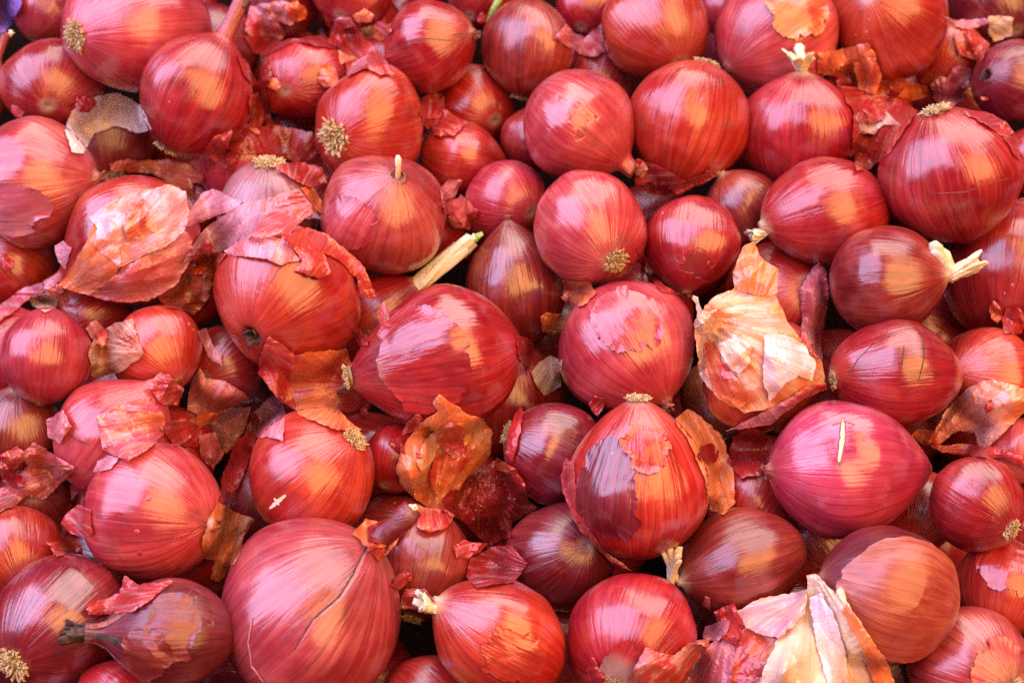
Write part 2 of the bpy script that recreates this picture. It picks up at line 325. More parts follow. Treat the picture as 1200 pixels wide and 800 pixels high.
O(844, 468, 46, 1.0, (0.3, 0.3, -0.8), 0.1, 'short', False, 'tan', 1.7, "tan brown onion between the plump pink onion and the pale wrapper")
O(910, 350, 62, 1.0, (-0.3, -0.3, -0.8), 0.1, 'short', False, 'orange', 1.2, "orange onion loosely wrapped in the big pale torn skin")
O(890, 440, 66, 1.0, (-0.6, 0.6, 0.4), 0.2, 'short', False, 'orange', 0.9, "onion covered by the cream and lavender part of the big torn skin")
O(880, 590, 52, 1.0, (0.3, 0.5, -0.5), 0.1, 'short', False, 'maroon', 1.9, "deep red onion in the shade of the magenta onion")
# right middle
O(1050, 439, 63, 1.18, (0.93, 0.08, -0.10), 0.1, 'short', True, 'red', 0.3, "oval red onion with cracked skin, its bristly root facing the pale wrapper", strips=[([(-0.95,-0.1),(-0.7,0.3),(-0.4,0.6),(0.0,0.75)], 0.012, 'bark', 'crack'), ([(0.5,0.8),(0.52,0.3),(0.42,-0.1)], 0.012, 'bark', 'crack'), ([(0.15,0.55),(0.1,0.1)], 0.010, 'bark', 'crack')], rsc=0.8, gloss=0.8, patch=0.12)
O(1160, 438, 56, 1.0, (-0.75, 0.05, 0.45), 0.35, 'dry', False, 'orange', 1.2, "orange onion with a collapsed reddish neck, behind the oval cracked onion")
O(980, 549, 80, 1.0, (-0.95, -0.04, 0.12), 0.05, 'flower2', False, 'magenta', 0.0, "glossy magenta onion with a white slit in its skin", strips=[([(0.10,0.74),(0.09,0.45),(0.04,0.05)], 0.055, 'maroon', 'slit_lip'), ([(0.10,0.72),(0.09,0.45),(0.04,0.10)], 0.030, 'straw', 'slit'), ([(-0.06,0.64),(0.12,0.70),(0.28,0.64)], 0.015, 'lilac', 'slit_edge')], gloss=0.9, patch=0.0, vein=0.6, rpear=1.9)
O(1144, 591, 56, 0.98, (-0.42, 0.40, -0.75), 0.1, 'short', True, 'red', 0.4, "ruby onion with a tan root button facing out", gloss=0.75, patch=0.1)
O(1190, 528, 40, 1.0, (0.3, 0.6, -0.5), 0.1, 'short', False, 'pink', 1.8, "pink onion under the orange and lilac curled skin")
O(1076, 598, 50, 1.0, (0.3, 0.6, -0.5), 0.1, 'short', False, 'orange', 1.9, "orange red onion wedged beneath the magenta onion and the ruby onion")
O(1176, 688, 58, 1.0, (0.3, 0.86, -0.3), 0.1, 'short', False, 'orange', 0.8, "orange red onion with an upper skin ending in a ragged edge", vein=0.7,
  flakes=[(-0.1, 0.55, 0.7, 1.0, 0.02, 'orange')])
O(1136, 782, 70, 0.94, (0.40, -0.15, 0.85), 0.05, 'tuft', False, 'pink', 0.5, "dusky pink onion with a tan bristle tuft and fine radiating stripes", flakes=[(0.3,0.2,0.6,0.7,0.03,'pink')], vein=1.0)
O(1038, 694, 80, 1.0, (-0.90, 0.25, 0.1), 0.05, 'short', False, 'plum', 0.5, "matt brownish orange onion with scratchy stripes and a torn skin edge", vein=0.9, gloss=0.15, dirt=0.3, patch=0.15,
  flakes=[(0.22, 0.0, 2.6, 1.9, 0.03, 'tan')])
O(868, 658, 64, 1.18, (-0.90, -0.22, 0.22), 0.1, 'braid', False, 'brown', 0.5, "reddish brown weathered onion with a twisted bundle of straw for a neck", gloss=0.4, dirt=0.3, vein=0.8)
O(740, 746, 78, 0.98, (0.36, 0.48, -0.78), 0.1, 'short', True, 'red', 0.4, "matt crimson onion with a small bristly root under torn skin teeth", flakes=[(-0.15,-0.55,0.5,0.9,0.03,'red')], patch=0.25, rsc=0.7)
O(656, 652, 63, 1.0, (-0.4, -0.3, -0.7), 0.1, 'short', False, 'plum', 1.1, "shaded purple red onion behind the upright striped onion", vein=0.7, gloss=0.8)
O(582, 746, 72, 1.12, (-0.80, 0.42, 0.30), 0.25, 'straw', False, 'orange', 0.4, "scarlet orange onion with a flattened straw tuft for a neck", flakes=[(0.25,-0.1,0.6,0.5,0.02,'orange')], ncol='straw', patch=0.2, gloss=0.8)
O(500, 662, 56, 1.18, (0.22, 0.85, -0.45), 0.1, 'short', True, 'brown', 1.2, "dark speckled brown onion standing with its root tuft downward", dirt=0.3, gloss=0.5)
# lower left
O(366, 712, 113, 0.92, (0.66, 0.66, 0.20), 0.1, 'stub', False, 'dusk', 0.0, "biggest onion, dusky rose with a long dark split and a thick purple stem stub", strips=[([(0.62,0.70),(0.52,0.52),(0.44,0.35),(0.30,0.12),(0.02,-0.12),(-0.16,-0.42)], 0.026, 'lilac', 'split_edge'), ([(0.62,0.72),(0.5,0.52),(0.42,0.35),(0.28,0.12),(0.0,-0.12),(-0.18,-0.42)], 0.011, 'bark', 'split'), ([(-0.62,-0.1),(-0.66,-0.35),(-0.62,-0.6),(-0.5,-0.76)], 0.012, 'lilac', 'scar')], vein=0.75, patch=0.08, gloss=0.55)
O(365, 556, 79, 0.92, (-0.62, -0.52, -0.30), 0.05, 'short', True, 'orange', 0.3, "bright orange red onion with a golden bristly root and white scratches", strips=[([(-0.62,-0.5),(-0.5,-0.4),(-0.38,-0.3)], 0.03, 'straw', 'scratch'), ([(-0.55,-0.35),(-0.48,-0.45)], 0.025, 'straw', 'scratch')], vein=0.8, patch=0.0)
O(181, 600, 80, 1.0, (0.86, -0.10, 0.45), 0.1, 'dry', False, 'pink', 0.2, "round rose onion with three wart like dots and a wrinkled neck", warts=[(-0.08,0.20),(-0.26,-0.29),(-0.22,-0.60)], strips=[([(-0.45,-0.42),(0.0,-0.42),(0.45,-0.35),(0.8,-0.1)], 0.012, 'maroon', 'crack')], patch=0.0, vein=0.6, gloss=0.6)
O(72, 728, 78, 1.0, (0.40, 0.42, -0.82), 0.1, 'short', True, 'plum', 0.3, "plum and amber onion with a thick cream root knob", rsc=1.25, gloss=0.85)
O(198, 742, 66, 1.08, (-0.88, 0.04, 0.15), 1.25, 'bark', False, 'plum', 0.2, "dark brownish purple onion whose dry streaked neck lies to the left", flakes=[(0.3,0.3,0.6,0.7,0.04,'plum'),(-0.2,-0.2,0.55,0.6,0.04,'brown')], nlen=0.30, gloss=0.15, dirt=0.4, vein=0.9)
O(20, 648, 58, 1.0, (-0.3, 0.6, -0.6), 0.1, 'short', False, 'orange', 1.0, "onion with an amber and lilac skin beside the round rose onion")
O(138, 822, 52, 1.0, (-0.6, 0.5, -0.1), 0.1, 'short', False, 'red', 0.5, "red onion below the dark streaked neck")
O(502, 822, 56, 1.0, (-0.6, 0.5, -0.4), 0.1, 'short', False, 'red', 0.8, "plain red onion between the biggest onion and the scarlet orange onion", patch=0.0)
O(464, 536, 42, 1.0, (0.2, 0.6, -0.5), 0.1, 'short', False, 'maroon', 1.7, "maroon onion behind the crumpled orange skin and the golden bristly root")
O(690, 8, 40, 1.0, (0.2, 0.6, -0.5), 0.1, 'short', False, 'red', 1.6, "red onion above the brownish green onion and the pale orange red onion")
O(412, -14, 46, 1.0, (0.2, 0.6, -0.5), 0.1, 'short', False, 'red', 1.1, "red onion with broad stripes above the papery red neck", vein=0.9)
O(336, -4, 46, 1.0, (0.2, 0.6, -0.5), 0.1, 'short', False, 'plum', 1.4, "dark plum onion behind the lilac and red flap of skin")
O(-24, 108, 36, 1.2, (0.50, 0.84, 0.1), 0.4, 'long', False, 'tan', 0.9, "red onion with a straw streaked neck leaning on the purple sack", nlen=0.9, vein=1.0)
O(858, 6, 40, 1.0, (0.2, 0.6, -0.5), 0.1, 'short', False, 'red', 1.9, "red onion wedged behind the onion with the peeled orange patch")
O(562, -6, 40, 1.0, (0.2, 0.6, -0.5), 0.1, 'short', False, 'maroon', 1.9, "maroon onion behind the small green sprout")
O(1016, 128, 56, 1.0, (0.2, 0.6, -0.5), 0.1, 'short', False, 'orange', 1.9, "red onion under torn skins between the scarlet onion and the big striped onion")
O(1040, 780, 44, 1.0, (0.1, 0.4, -0.9), 0.05, 'short', True, 'brown', 1.7, "shadowed onion with a root tuft under the matt brownish orange onion")
O(906, 800, 80, 1.0, (0.2, 0.75, 0.3), 0.2, 'short', False, 'rust', 0.9, "onion wrapped in the cream and brown skins")
O(800, 806, 54, 1.0, (0.2, 0.75, 0.3), 0.2, 'short', False, 'maroon', 1.2, "onion under the lilac and brownish red skin sheets")

O(264, 428, 46, 1.0, (0.3, 0.3, -0.8), 0.1, 'short', False, 'maroon', 1.9, "dark red onion under the pink petal with the white base")
# ------------------------------------------------------------------ rest the onions against each other (each slides along its own sight line)
n = len(ON)
dirs = np.array([list(CAMR @ ray(o['x'], o['y'])) for o in ON]); camp = np.array(list(CAMP))
axw = np.array([list(CAMR @ o['ax']) for o in ON]); rpx = np.array([o['r'] for o in ON], float); els = np.array([o['el'] * (1 + 0.12 * o.get('rpear', 0)) for o in ON])
h0 = np.array([0.022 - 0.024 * o['deep'] for o in ON]); h = h0.copy()
depth_of = lambda hh: (hh - camp[2]) / dirs[:, 2]
z = depth_of(h)
for it in range(500):
    c = camp + dirs * z[:, None]; R = rpx * z / FPX
    dv = c[:, None, :] - c[None, :, :]; dd = np.linalg.norm(dv, axis=2) + np.eye(n)
    un = dv / dd[:, :, None]
    ca_ = np.abs(np.einsum('ijk,ik->ij', un, axw)); cb_ = np.abs(np.einsum('ijk,jk->ij', un, axw))
    ei = 1 / np.sqrt((1 - ca_ ** 2) + (ca_ / els[:, None]) ** 2); ej = 1 / np.sqrt((1 - cb_ ** 2) + (cb_ / els[None, :]) ** 2)
    ov = 0.965 * (R[:, None] * ei + R[None, :] * ej) - dd; np.fill_diagonal(ov, 0); ov = np.clip(ov, 0, None)
    s = np.einsum('ijk,ik->ij', un, dirs)                         # + : moving deeper separates
    dz = h0[:, None] - h0[None, :]
    sg = np.where(np.abs(dz) > 0.006, np.where(dz > 0, -1.0, 1.0) * np.maximum(np.abs(s), 0.25), s)
    step = np.clip((ov * sg).sum(1) * 0.22, -0.003, 0.003)
    z = z + step + 0.004 * (depth_of(h0) - z)
for i, o in enumerate(ON):
    o['z'] = float(z[i]); o['R'] = float(rpx[i] * z[i] / FPX); o['c'] = at(o['x'], o['y'], float(z[i])); o['ov'] = float(ov[i].max())

# ------------------------------------------------------------------ one onion
NU, NV = 84, 60
def profile(o):
    """(radius, z) from root to neck in units of the bulb radius"""
    el, pear, rp = o['el'], o['pear'] + o.get('xp', 0), o.get('rpear', o.get('xr', 0.0))
    nk = o['neck']; nr = {'long': 0.15, 'bark': 0.20, 'stem': 0.17, 'stub': 0.13, 'scar': 0.14, 'hook': 0.12}.get(nk, 0.085)
    nlen = o.get('nlen', {'scar': 0.0, 'short': 0.05, 'cap': 0.04}.get(nk, 0.08))
    pts = []
    for k in range(120):
        t = math.pi * (0.045 + 0.955 * k / 119)
        sr, zz = math.sin(t), -math.cos(t)
        if zz > 0:
            pw = 1 + pear * 1.5; r = sr ** pw; zc = zz * el * (1 + 0.22 * pear)
        else:
            pw = 1 + rp * 0.42; r = sr ** pw; zc = zz * el * (1 + 0.30 * rp)
        if zz > 0.6 and r < nr: break
        pts.append((r, zc))
    r1, z1 = pts[-1]
    for k in range(1, 9):
        pts.append((r1 * (1 - 0.22 * k / 8 + (0.12 if nk in ('long', 'bark') else 0) * (k / 8) ** 2), z1 + nlen * k / 8))
    if nk in ('scar', 'hook'):                       # the neck sits in a dimple
        pts += [(nr * 0.8, z1 - 0.03), (nr * 0.45, z1 - 0.09), (0.004, z1 - 0.11)]
    else:
        pts.append((0.004, pts[-1][1] - 0.012))
    P = np.array(pts)
    for _ in range(6 if nlen < 0.1 else 9):          # round the shoulder into the neck
        Q = P.copy(); Q[70:-3] = 0.25 * P[69:-4] + 0.5 * P[70:-3] + 0.25 * P[71:-2]; P = Q
    P = np.vstack([[0.004, P[0, 1] + 0.03], P])
    d = np.concatenate([[0], np.cumsum(np.hypot(*np.diff(P, axis=0).T))])
    s = np.linspace(0, d[-1], NV)
    return np.stack([np.interp(s, d, P[:, 0]), np.interp(s, d, P[:, 1])], 1)

def bulb_mesh(o, seed, parent):
    R = o['R']; w = random.Random(seed * 13 + 1); o['xp'] = w.uniform(0, .22); o['xr'] = w.uniform(0, .40); ex = 1 + w.uniform(-.08, .08); P = profile(o); o['P'] = P
    so = Vector((seed * 3.1, seed * 1.3, seed * 0.7)); V = []
    w = random.Random(seed); k1, p1 = w.choice([2, 3, 3, 4]), w.uniform(0, 6); lean = w.uniform(0, 6.28); la = w.uniform(0.0, 0.10)
    for j in range(NV):
        r, zc = P[j]; vv = j / (NV - 1)
        for i in range(NU):
            a = 2 * math.pi * i / NU
            d = Vector((math.cos(a), math.sin(a), zc * 0.9))
            q = 1 + 0.078 * noise.noise(d * 1.2 + so) + 0.024 * noise.noise(d * 2.8 + so) \
                + 0.013 * math.sin(k1 * a + p1) * math.sin(math.pi * min(vv * 1.05, 1)) \
                + 0.006 * noise.noise(Vector((math.cos(a) * 7, math.sin(a) * 7, zc * 0.8)) + so)
            if vv > 0.86: q += (vv - 0.86) * 1.1 * noise.noise(Vector((math.cos(a) * 3.2, math.sin(a) * 3.2, zc * 3)) + so)
            V.append(Vector((r * math.cos(a) * q * ex + la * zc * abs(zc) * math.cos(lean), r * math.sin(a) * q / ex + la * zc * abs(zc) * math.sin(lean), zc)) * R)
    F = []; U = []
    for j in range(NV - 1):
        for i in range(NU):
            i2 = (i + 1) % NU
            F.append((j * NU + i, j * NU + i2, (j + 1) * NU + i2, (j + 1) * NU + i))
            U += [(i / NU, j / (NV - 1)), ((i + 1) / NU, j / (NV - 1)), ((i + 1) / NU, (j + 1) / (NV - 1)), (i / NU, (j + 1) / (NV - 1))]
    b = mesh_obj("bulb", V, F, M_BULB, parent, uvs=lambda me, vi: np.array(U))
    o['bvh'] = BVHTree.FromPolygons(V, F)
    o['V'] = V; o['F'] = F
    return b

def ribbons(o, top, n, length, width, spread, mat, name, parent, seed, curl=0.4, d0=None, flat=0.25):
    w = random.Random(seed); s = Soup(); R = o['R']
    for k in range(n):
        a = 2 * math.pi * (k + w.uniform(-.3, .3)) / n
        out = Vector((math.cos(a), math.sin(a), 0)); L = length * R * w.uniform(0.6, 1.1); p = Vector(top) + out * width * R * 0.35
        d = (Vector((0, 0, 1)) if d0 is None else Vector(d0)).normalized(); path = [p - d * 0.07 * R]; ra = [width * R * 0.7]
        tw = Vector((w.uniform(-1, 1), w.uniform(-1, 1), w.uniform(-.5, .5)))
        for q in range(6):
            f = (q + 1) / 6
            dd = (d + out * spread * f * w.uniform(0.7, 1.3) + tw * curl * f).normalized()
            path.append(path[-1] + dd * L / 6); ra.append(width * R * w.uniform(0.75, 1.25) * (1.0 if q < 5 else w.uniform(0.5, 1.0)))
        V, F = tube(path, ra, [x * flat for x in ra], 6, up=out); s.add(V, F, k * 0.37)
    return mesh_obj(name, s.V, s.F, mat, parent)

def roots(o, parent, seed):
    R = o['R']; w = random.Random(seed + 5); sc = o.get('rsc', 1.0); z0 = o['P'][0][1] * R; rad = 0.20 * R * sc
    V, F = [], []
    for j in range(6):
        rr = rad * (1 - j / 5.0) if j else rad
        for i in range(20):
            a = 2 * math.pi * i / 20
            V.append(Vector((rr * math.cos(a) * (1 + w.uniform(-.08, .08)), rr * math.sin(a), z0 + 0.015 * R - R * 0.055 * sc * math.sqrt(max(0, 1 - (rr / rad) ** 2)) + (0.03 * R if j == 0 else 0))))
    for j in range(5):
        for i in range(20):
            i2 = (i + 1) % 20; F.append((j * 20 + i2, j * 20 + i, (j + 1) * 20 + i, (j + 1) * 20 + i2))
    pl = mesh_obj("root_plate", V, F, M_PLATE, parent)
    s = Soup(); curly = o.get('curly')
    for k in range(170):
        a = w.uniform(0, 6.283); q = math.sqrt(w.uniform(0.02, 1)); out = Vector((math.cos(a), math.sin(a), 0))
        p = out * rad * q * 0.95 + Vector((0, 0, z0 - R * 0.03 * sc * math.sqrt(1 - min(q, 1) ** 2)))
        d = (Vector((0, 0, -1)) * w.uniform(0.5, 1.2) + out * q * 1.1 + Vector((w.uniform(-.4, .4), w.uniform(-.4, .4), 0))).normalized()
        L = R * sc * w.uniform(0.04, 0.10) * (1.7 if curly and k < 34 else 1); th = R * sc * w.uniform(0.009, 0.017) * (1.6 if curly and k < 34 else 1)
        b2 = Vector((w.uniform(-1, 1), w.uniform(-1, 1), w.uniform(-.3, 1))) * 0.8
        path = [p, p + d * L * 0.4, p + d * L * 0.72 + b2 * L * 0.15, p + d * L * 0.9 + b2 * L * 0.42]
        V, F = tube(path, [th, th, th * .85, th * .5], None, 4); s.add(V, F, k * .1)
    t = mesh_obj("root_tuft", s.V, s.F, M_ROOT, pl); t['kind'] = 'stuff'

def flake(o, parent, dx, dy, sa, sc_, lift, tone, seed, patch=0.0):
    """a ragged piece of outer skin still clinging to the bulb; dx, dy on the visible disc, sizes in bulb radii"""
    w = random.Random(seed); R = o['R']
    nc = Vector((dx, dy, math.sqrt(max(0.02, 1 - dx * dx - dy * dy))))
    mw = (o['M'].to_3x3().inverted() @ (CAMR @ nc)).normalized()
    t1 = (Vector((0, 0, 1)) - mw * mw.z); t1.normalize(); t2 = mw.cross(t1)
    NR, NS = 14, 120; V, F, U = [], [], []
    jag = [w.uniform(-1, 1) for _ in range(NS)]; step = 0; cur = 0; out = []
    for k in range(NS):                                   # torn outline: runs along the fibres, then steps across
        if step <= 0: cur = w.uniform(-0.20, 0.16); step = w.randint(3, 13)
        step -= 1; out.append(1 + cur + 0.035 * jag[k])
    for j in range(NR + 1):
        for k in range(NS):
            th = 2 * math.pi * k / NS; f = (j / NR) ** 0.8
            rr = f * (out[k] * 0.9 + 0.16 * noise.noise(Vector((math.cos(th) * 1.4, math.sin(th) * 1.4, seed * 0.37))))
            rr = f * (1 + (rr / max(f, 1e-6) - 1) * f)
            d = (mw + t1 * math.cos(th) * rr * sa + t2 * math.sin(th) * rr * sc_).normalized()
            hit, nrm, _, _ = o['bvh'].ray_cast(d * R * 4, -d)
            if hit is None: hit, nrm = d * R, d
            e = max(0, (f - 0.55) / 0.45)
            lf = lift * (e ** 2) * (0.6 + 1.4 * max(0, noise.noise(Vector((math.cos(th) * 2, math.sin(th) * 2, seed * 1.7)))))
            lf += 0.006 * noise.noise(d * 6 + Vector((seed, 0, 0)))
            V.append(hit + nrm * R * (0.016 + max(1.25 * lf, -0.006)))
            U.append((math.atan2(d.y, d.x) / (2 * math.pi), 0.5 + 0.5 * d.z))
    for j in range(NR):
        for k in range(NS):
            k2 = (k + 1) % NS; F.append((j * NS + k, (j + 1) * NS + k, (j + 1) * NS + k2, j * NS + k2))
    U = np.array(U)
    def uv(me, vi):
        a = U[vi].copy(); q = a.reshape(-1, 4, 2)
        m = q[:, :, 0].max(1) - q[:, :, 0].min(1) > 0.5
        q[m, :, 0] = np.where(q[m, :, 0] < 0, q[m, :, 0] + 1, q[m, :, 0]); return a
    f_ = mesh_obj("loose_skin", V, F, M_BULB, parent, uvs=uv)
    paint(f_, tone, seed * 0.37 + 3, patch=patch, vein=0.8, gloss=0.9 * o.get('gloss', 0.62), dirt=0.1, crum=0.25, jit=0.05)
    return f_

def on_bulb(o, dx, dy):
    """local surface point and normal under a spot of the visible disc"""
    Mi = o['M'].inverted(); t = o['c'] + CAMR @ Vector((dx * o['R'], dy * o['R'], 0)); a = Mi @ CAMP; b = Mi @ t
    h_ = o['bvh'].ray_cast(a, (b - a).normalized())
    return (h_[0], h_[1]) if h_[0] is not None else (None, None)
def strip(o, parent, pts, wd, mat, name, lift=0.007, tone=None, seed=1):
    """a crack, slit or scar: a narrow raised or dark line following the bulb's surface"""
    w = random.Random(seed); P = []
    for k in range(len(pts) - 1):
        for q in range(7): f = q / 7; P.append((pts[k][0] + (pts[k + 1][0] - pts[k][0]) * f, pts[k][1] + (pts[k + 1][1] - pts[k][1]) * f))
    P.append(pts[-1]); V, F = [], []; R = o['R']
    for k, (x, y) in enumerate(P):
        x += 0.003 * w.uniform(-1, 1); y += 0.003 * w.uniform(-1, 1)
        p, nn = on_bulb(o, x, y)
        if p is None: continue
        p2, n2 = on_bulb(o, *(P[k + 1] if k + 1 < len(P) else P[k - 1]))
        if p2 is None: continue
        t = (p2 - p) * (1 if k + 1 < len(P) else -1); s_ = nn.cross(t).normalized(); ww = wd * R * (0.25 + 0.75 * math.sin(math.pi * (k + .4) / len(P)) ** .6) * w.uniform(.8, 1.15)
        V += [p - s_ * ww + nn * lift * R * .4, p + nn * lift * R, p + s_ * ww + nn * lift * R * .4]
    for k in range(len(V) // 3 - 1):
        a = 3 * k; F += [(a, a + 3, a + 4, a + 1), (a + 1, a + 4, a + 5, a + 2)]
    x = mesh_obj(name, V, F, mat, parent, uvs=[(0.1 * (i % 3), 0.02 * (i // 3)) for i in range(len(V))])
    if tone: paint(x, tone, seed, patch=0, vein=.3)
    return x
def wart(o, parent, dx, dy, r):
    p, nn = on_bulb(o, dx, dy)
    if p is None: return
    a = nn.orthogonal().normalized(); b = nn.cross(a); V, F = [], []
    for j, (rr, hh) in enumerate(((1.3, -.1), (1, .06), (.72, .22), (.35, .26), (.02, .12))):
        for i in range(12): V.append(p + (a * math.cos(i * math.pi / 6) + b * math.sin(i * math.pi / 6)) * rr * r * o['R'] + nn * hh * r * o['R'])
    for j in range(4):
        for i in range(12): F.append((j * 12 + i, j * 12 + (i + 1) % 12, j * 12 + 12 + (i + 1) % 12, j * 12 + 12 + i))
    x = mesh_obj("wart", V, F, M_BULB, parent, uvs=[(0.1, 0.5)] * len(V)); paint(x, 'pink', 9, patch=0, vein=0)

def build_onion(o, seed):
    w = random.Random(seed); R = o['R']
    e = bpy.data.objects.new("onion", None); SC.collection.objects.link(e)
    e['label'] = o['label']; e['category'] = 'onion'; e['group'] = o.get('group', 'red onions heaped together')
    q = (CAMR @ o['ax']).to_track_quat('Z', 'Y')
    o['M'] = Matrix.Translation(o['c']) @ q.to_matrix().to_4x4() @ Matrix.Rotation(w.uniform(0, 6.28), 4, 'Z')
    e.matrix_world = o['M']; e.empty_display_size = 0.02
    bb = bulb_mesh(o, seed, e)
    nk = o['neck']; straw = nk in ('straw', 'flower', 'bent', 'braid', 'stem', 'nub')
    paint(bb, o['tone'], seed * 0.731 + 1.0, patch=o.get('patch', 0.18 + w.uniform(-.15, .2)), vein=o.get('vein', 0.6), gloss=o.get('gloss', 0.62) , dirt=o.get('dirt', w.uniform(0.12, 0.55)),
          crum=o.get('crum', 0.12), jit=0.22, nc=STRAWC if straw else (0.07, 0.012, 0.010) if nk in ('scar', 'hook') else (0.26, 0.07, 0.04))
    top = Vector((0, 0, o['P'][-2][1] * R))
    bvh = o['bvh']
    h_, _, _, _ = bvh.ray_cast(Vector((0, 0, R * 6)), Vector((0, 0, -1)))
    if h_ is not None: top = Vector((0, 0, h_.z))
    up_l = o['M'].to_3x3().inverted() @ (CAMR @ Vector((0, 1, 0.3)))
    if nk in ('dry', 'cap'):
        ribbons(o, top, 7, 0.22, 0.055, 0.7, M_DRYNECK, "neck", e, seed + 1)
    elif nk == 'scar':
        ribbons(o, top + Vector((0, 0, .0 * R)), 11, 0.22, 0.06, 0.7, M_BARK, "neck", e, seed + 1, 0.5)
    elif nk == 'hook':
        path = [top - Vector((0, 0, .05 * R)), top + Vector((0, 0, .08 * R)), top + Vector((0, 0, .14 * R)) + up_l * .08 * R, top + Vector((0, 0, .15 * R)) + up_l * .20 * R, top + Vector((0, 0, .12 * R)) + up_l * .28 * R]
        V, F = tube(path, [.065 * R, .05 * R, .045 * R, .06 * R, .03 * R], [.05 * R, .04 * R, .03 * R, .03 * R, .012 * R], 8); nb = mesh_obj("neck", V, F, M_STRAW, e)
        ribbons(o, top, 9, 0.22, 0.07, 1.0, M_DRYNECK, "neck_collar", e, seed + 1, .3)
    elif nk == 'straw':
        ribbons(o, top, 12, 0.46, 0.075, 0.5, M_STRAW, "neck", e, seed + 1, 0.25, flat=.12)
    elif nk == 'flower':
        ribbons(o, top, 9, 0.50, 0.085, 1.3, M_STRAW, "neck", e, seed + 1, 0.6, flat=.09)
    elif nk == 'flower2':
        ribbons(o, top, 7, 0.16, 0.05, 1.4, M_DRYNECK, "neck", e, seed + 1, 0.4)
    elif nk == 'braid':
        ribbons(o, top, 14, 1.35, 0.055, 0.3, M_STRAW, "neck", e, seed + 1, 0.3, d0=Vector((0, 0, .35)) + up_l * 0.9)
        ribbons(o, top + Vector((0, 0, .1 * R)), 8, 0.9, 0.07, 0.7, M_STRAW, "neck_strand", e, seed + 2, 0.5, d0=up_l)
    elif nk == 'bent':
        right = o['M'].to_3x3().inverted() @ (CAMR @ Vector((1, 0.25, 0.2)))
        ribbons(o, top, 7, 0.72, 0.11, 0.25, M_STRAW, "neck", e, seed + 1, 0.15, d0=up_l - right * 0.55, flat=0.3)
        ribbons(o, top, 6, 0.75, 0.13, 0.25, M_STRAW, "neck_stub", e, seed + 2, 0.2, d0=right + up_l * .35, flat=0.3)
    elif nk == 'nub':
        path = [top - Vector((0, 0, .04 * R)), top + Vector((0, 0, .2 * R)), top + Vector((0, 0, .34 * R)) + up_l * .1 * R, top + Vector((0, 0, .40 * R)) + up_l * .25 * R]
        V, F = tube(path, [.08 * R, .06 * R, .055 * R, .06 * R], None, 7); mesh_obj("neck", V, F, M_STRAW, e)
    elif nk == 'stem':
        L = o.get('slen', 1.72) * R; path, ra = [], []
        for k in range(9):
            f = k / 8; path.append(top + Vector((0.05 * R * math.sin(4 * f), 0, -0.1 * R + L * f))); ra.append(R * (0.34 - 0.03 * f + 0.02 * math.sin(9 * f)))
        V, F = tube(path, [x * w.uniform(.82, 1.0) for x in ra], [x * .55 for x in ra], 9); st = mesh_obj("neck", V, F, M_STEM, e, smooth=False)
        for q in range(6):                            # dry leaf sheaths wrapped lengthwise
            aa = q * 1.05; of = Vector((math.cos(aa) * .24 * R, math.sin(aa) * .15 * R, 0)); l1 = w.uniform(.75, 1.06)
            pp = [path[0].lerp(path[-1], f * l1) + of * (1 + .15 * f) + Vector((0, 0, .02 * R)) for f in (0, .2, .4, .6, .8, 1)]
            V, F = tube(pp, [R * x for x in (.10, .13, .12, .13, .11, .07)], [R * .02] * 6, 6, up=of.normalized()); mesh_obj("neck_sheath", V, F, M_STEM, e, smooth=False)
        ribbons(o, path[-1], 9, 0.22, 0.08, 0.35, M_STEM, "neck_tip", e, seed + 1, 0.3, flat=.12)
        g = path[-1]; V, F = tube([g - Vector((0, 0, .1 * R)), g + Vector((.05 * R, 0, .16 * R)), g + Vector((.10 * R, 0, .30 * R))], [.11 * R, .10 * R, .05 * R], [.05 * R, .04 * R, .02 * R], 8); mesh_obj("green_shoot", V, F, M_GREEN, e)
    elif nk == 'stub':
        path = [top + Vector((0.02 * R * math.sin(k), 0, -0.06 * R + 0.085 * R * k)) for k in range(8)]
        ra = [R * x for x in (.15, .125, .115, .11, .11, .12, .125, .11)]
        V, F = tube(path, ra, None, 14); nb = mesh_obj("neck", V, F, M_BULB, e, uvs=[((k % 14) / 14, 0.4 + 0.05 * (k // 14)) for k in range(len(V))]); paint(nb, 'plum', seed, vein=1.0)
        ribbons(o, path[-1], 9, 0.10, 0.045, 0.4, M_STRAW, "neck_tip", e, seed + 1, .3)
    elif nk == 'bark':
        ribbons(o, top - Vector((0, 0, .25 * R)), 11, 0.75, 0.10, 0.22, M_BARK, "neck", e, seed + 1, 0.25, flat=0.12)
        for q in range(7):
            aa = q * 0.9; out = Vector((math.cos(aa), math.sin(aa), 0)); pp = []
            for f in (0, .25, .5, .75, 1):
                zq = top.z * (1.0 - 0.52 * (1 - f)); hp = bvh.ray_cast(out * R * 3 + Vector((0, 0, zq)), -out)[0]
                pp.append((hp if hp is not None else Vector((0, 0, zq)) + out * .1 * R) + out * .012 * R)
            V, F = tube(pp, [R * x for x in (.02, .07, .06, .05, .03)], [R * .008] * 5, 6, up=out); mesh_obj("husk_shred", V, F, M_DRYNECK if q % 2 else M_BARK, e, smooth=False)
    elif nk == 'tuft':
        o2 = dict(o); s = Soup()
        for k in range(90):
            a = w.uniform(0, 6.283); q = math.sqrt(w.random()); out = Vector((math.cos(a), math.sin(a), 0))
            p = top + out * .17 * R * q; d = (Vector((0, 0, 1)) + out * q * .9 + Vector((w.uniform(-.4, .4), w.uniform(-.4, .4), 0))).normalized()
            V, F = tube([p - d * .03 * R, p + d * .06 * R, p + d * .13 * R], [.014 * R, .012 * R, .006 * R], None, 4); s.add(V, F, k)
        t = mesh_obj("root_tuft", s.V, s.F, M_ROOT, e); t['kind'] = 'stuff'
    elif nk == 'long':
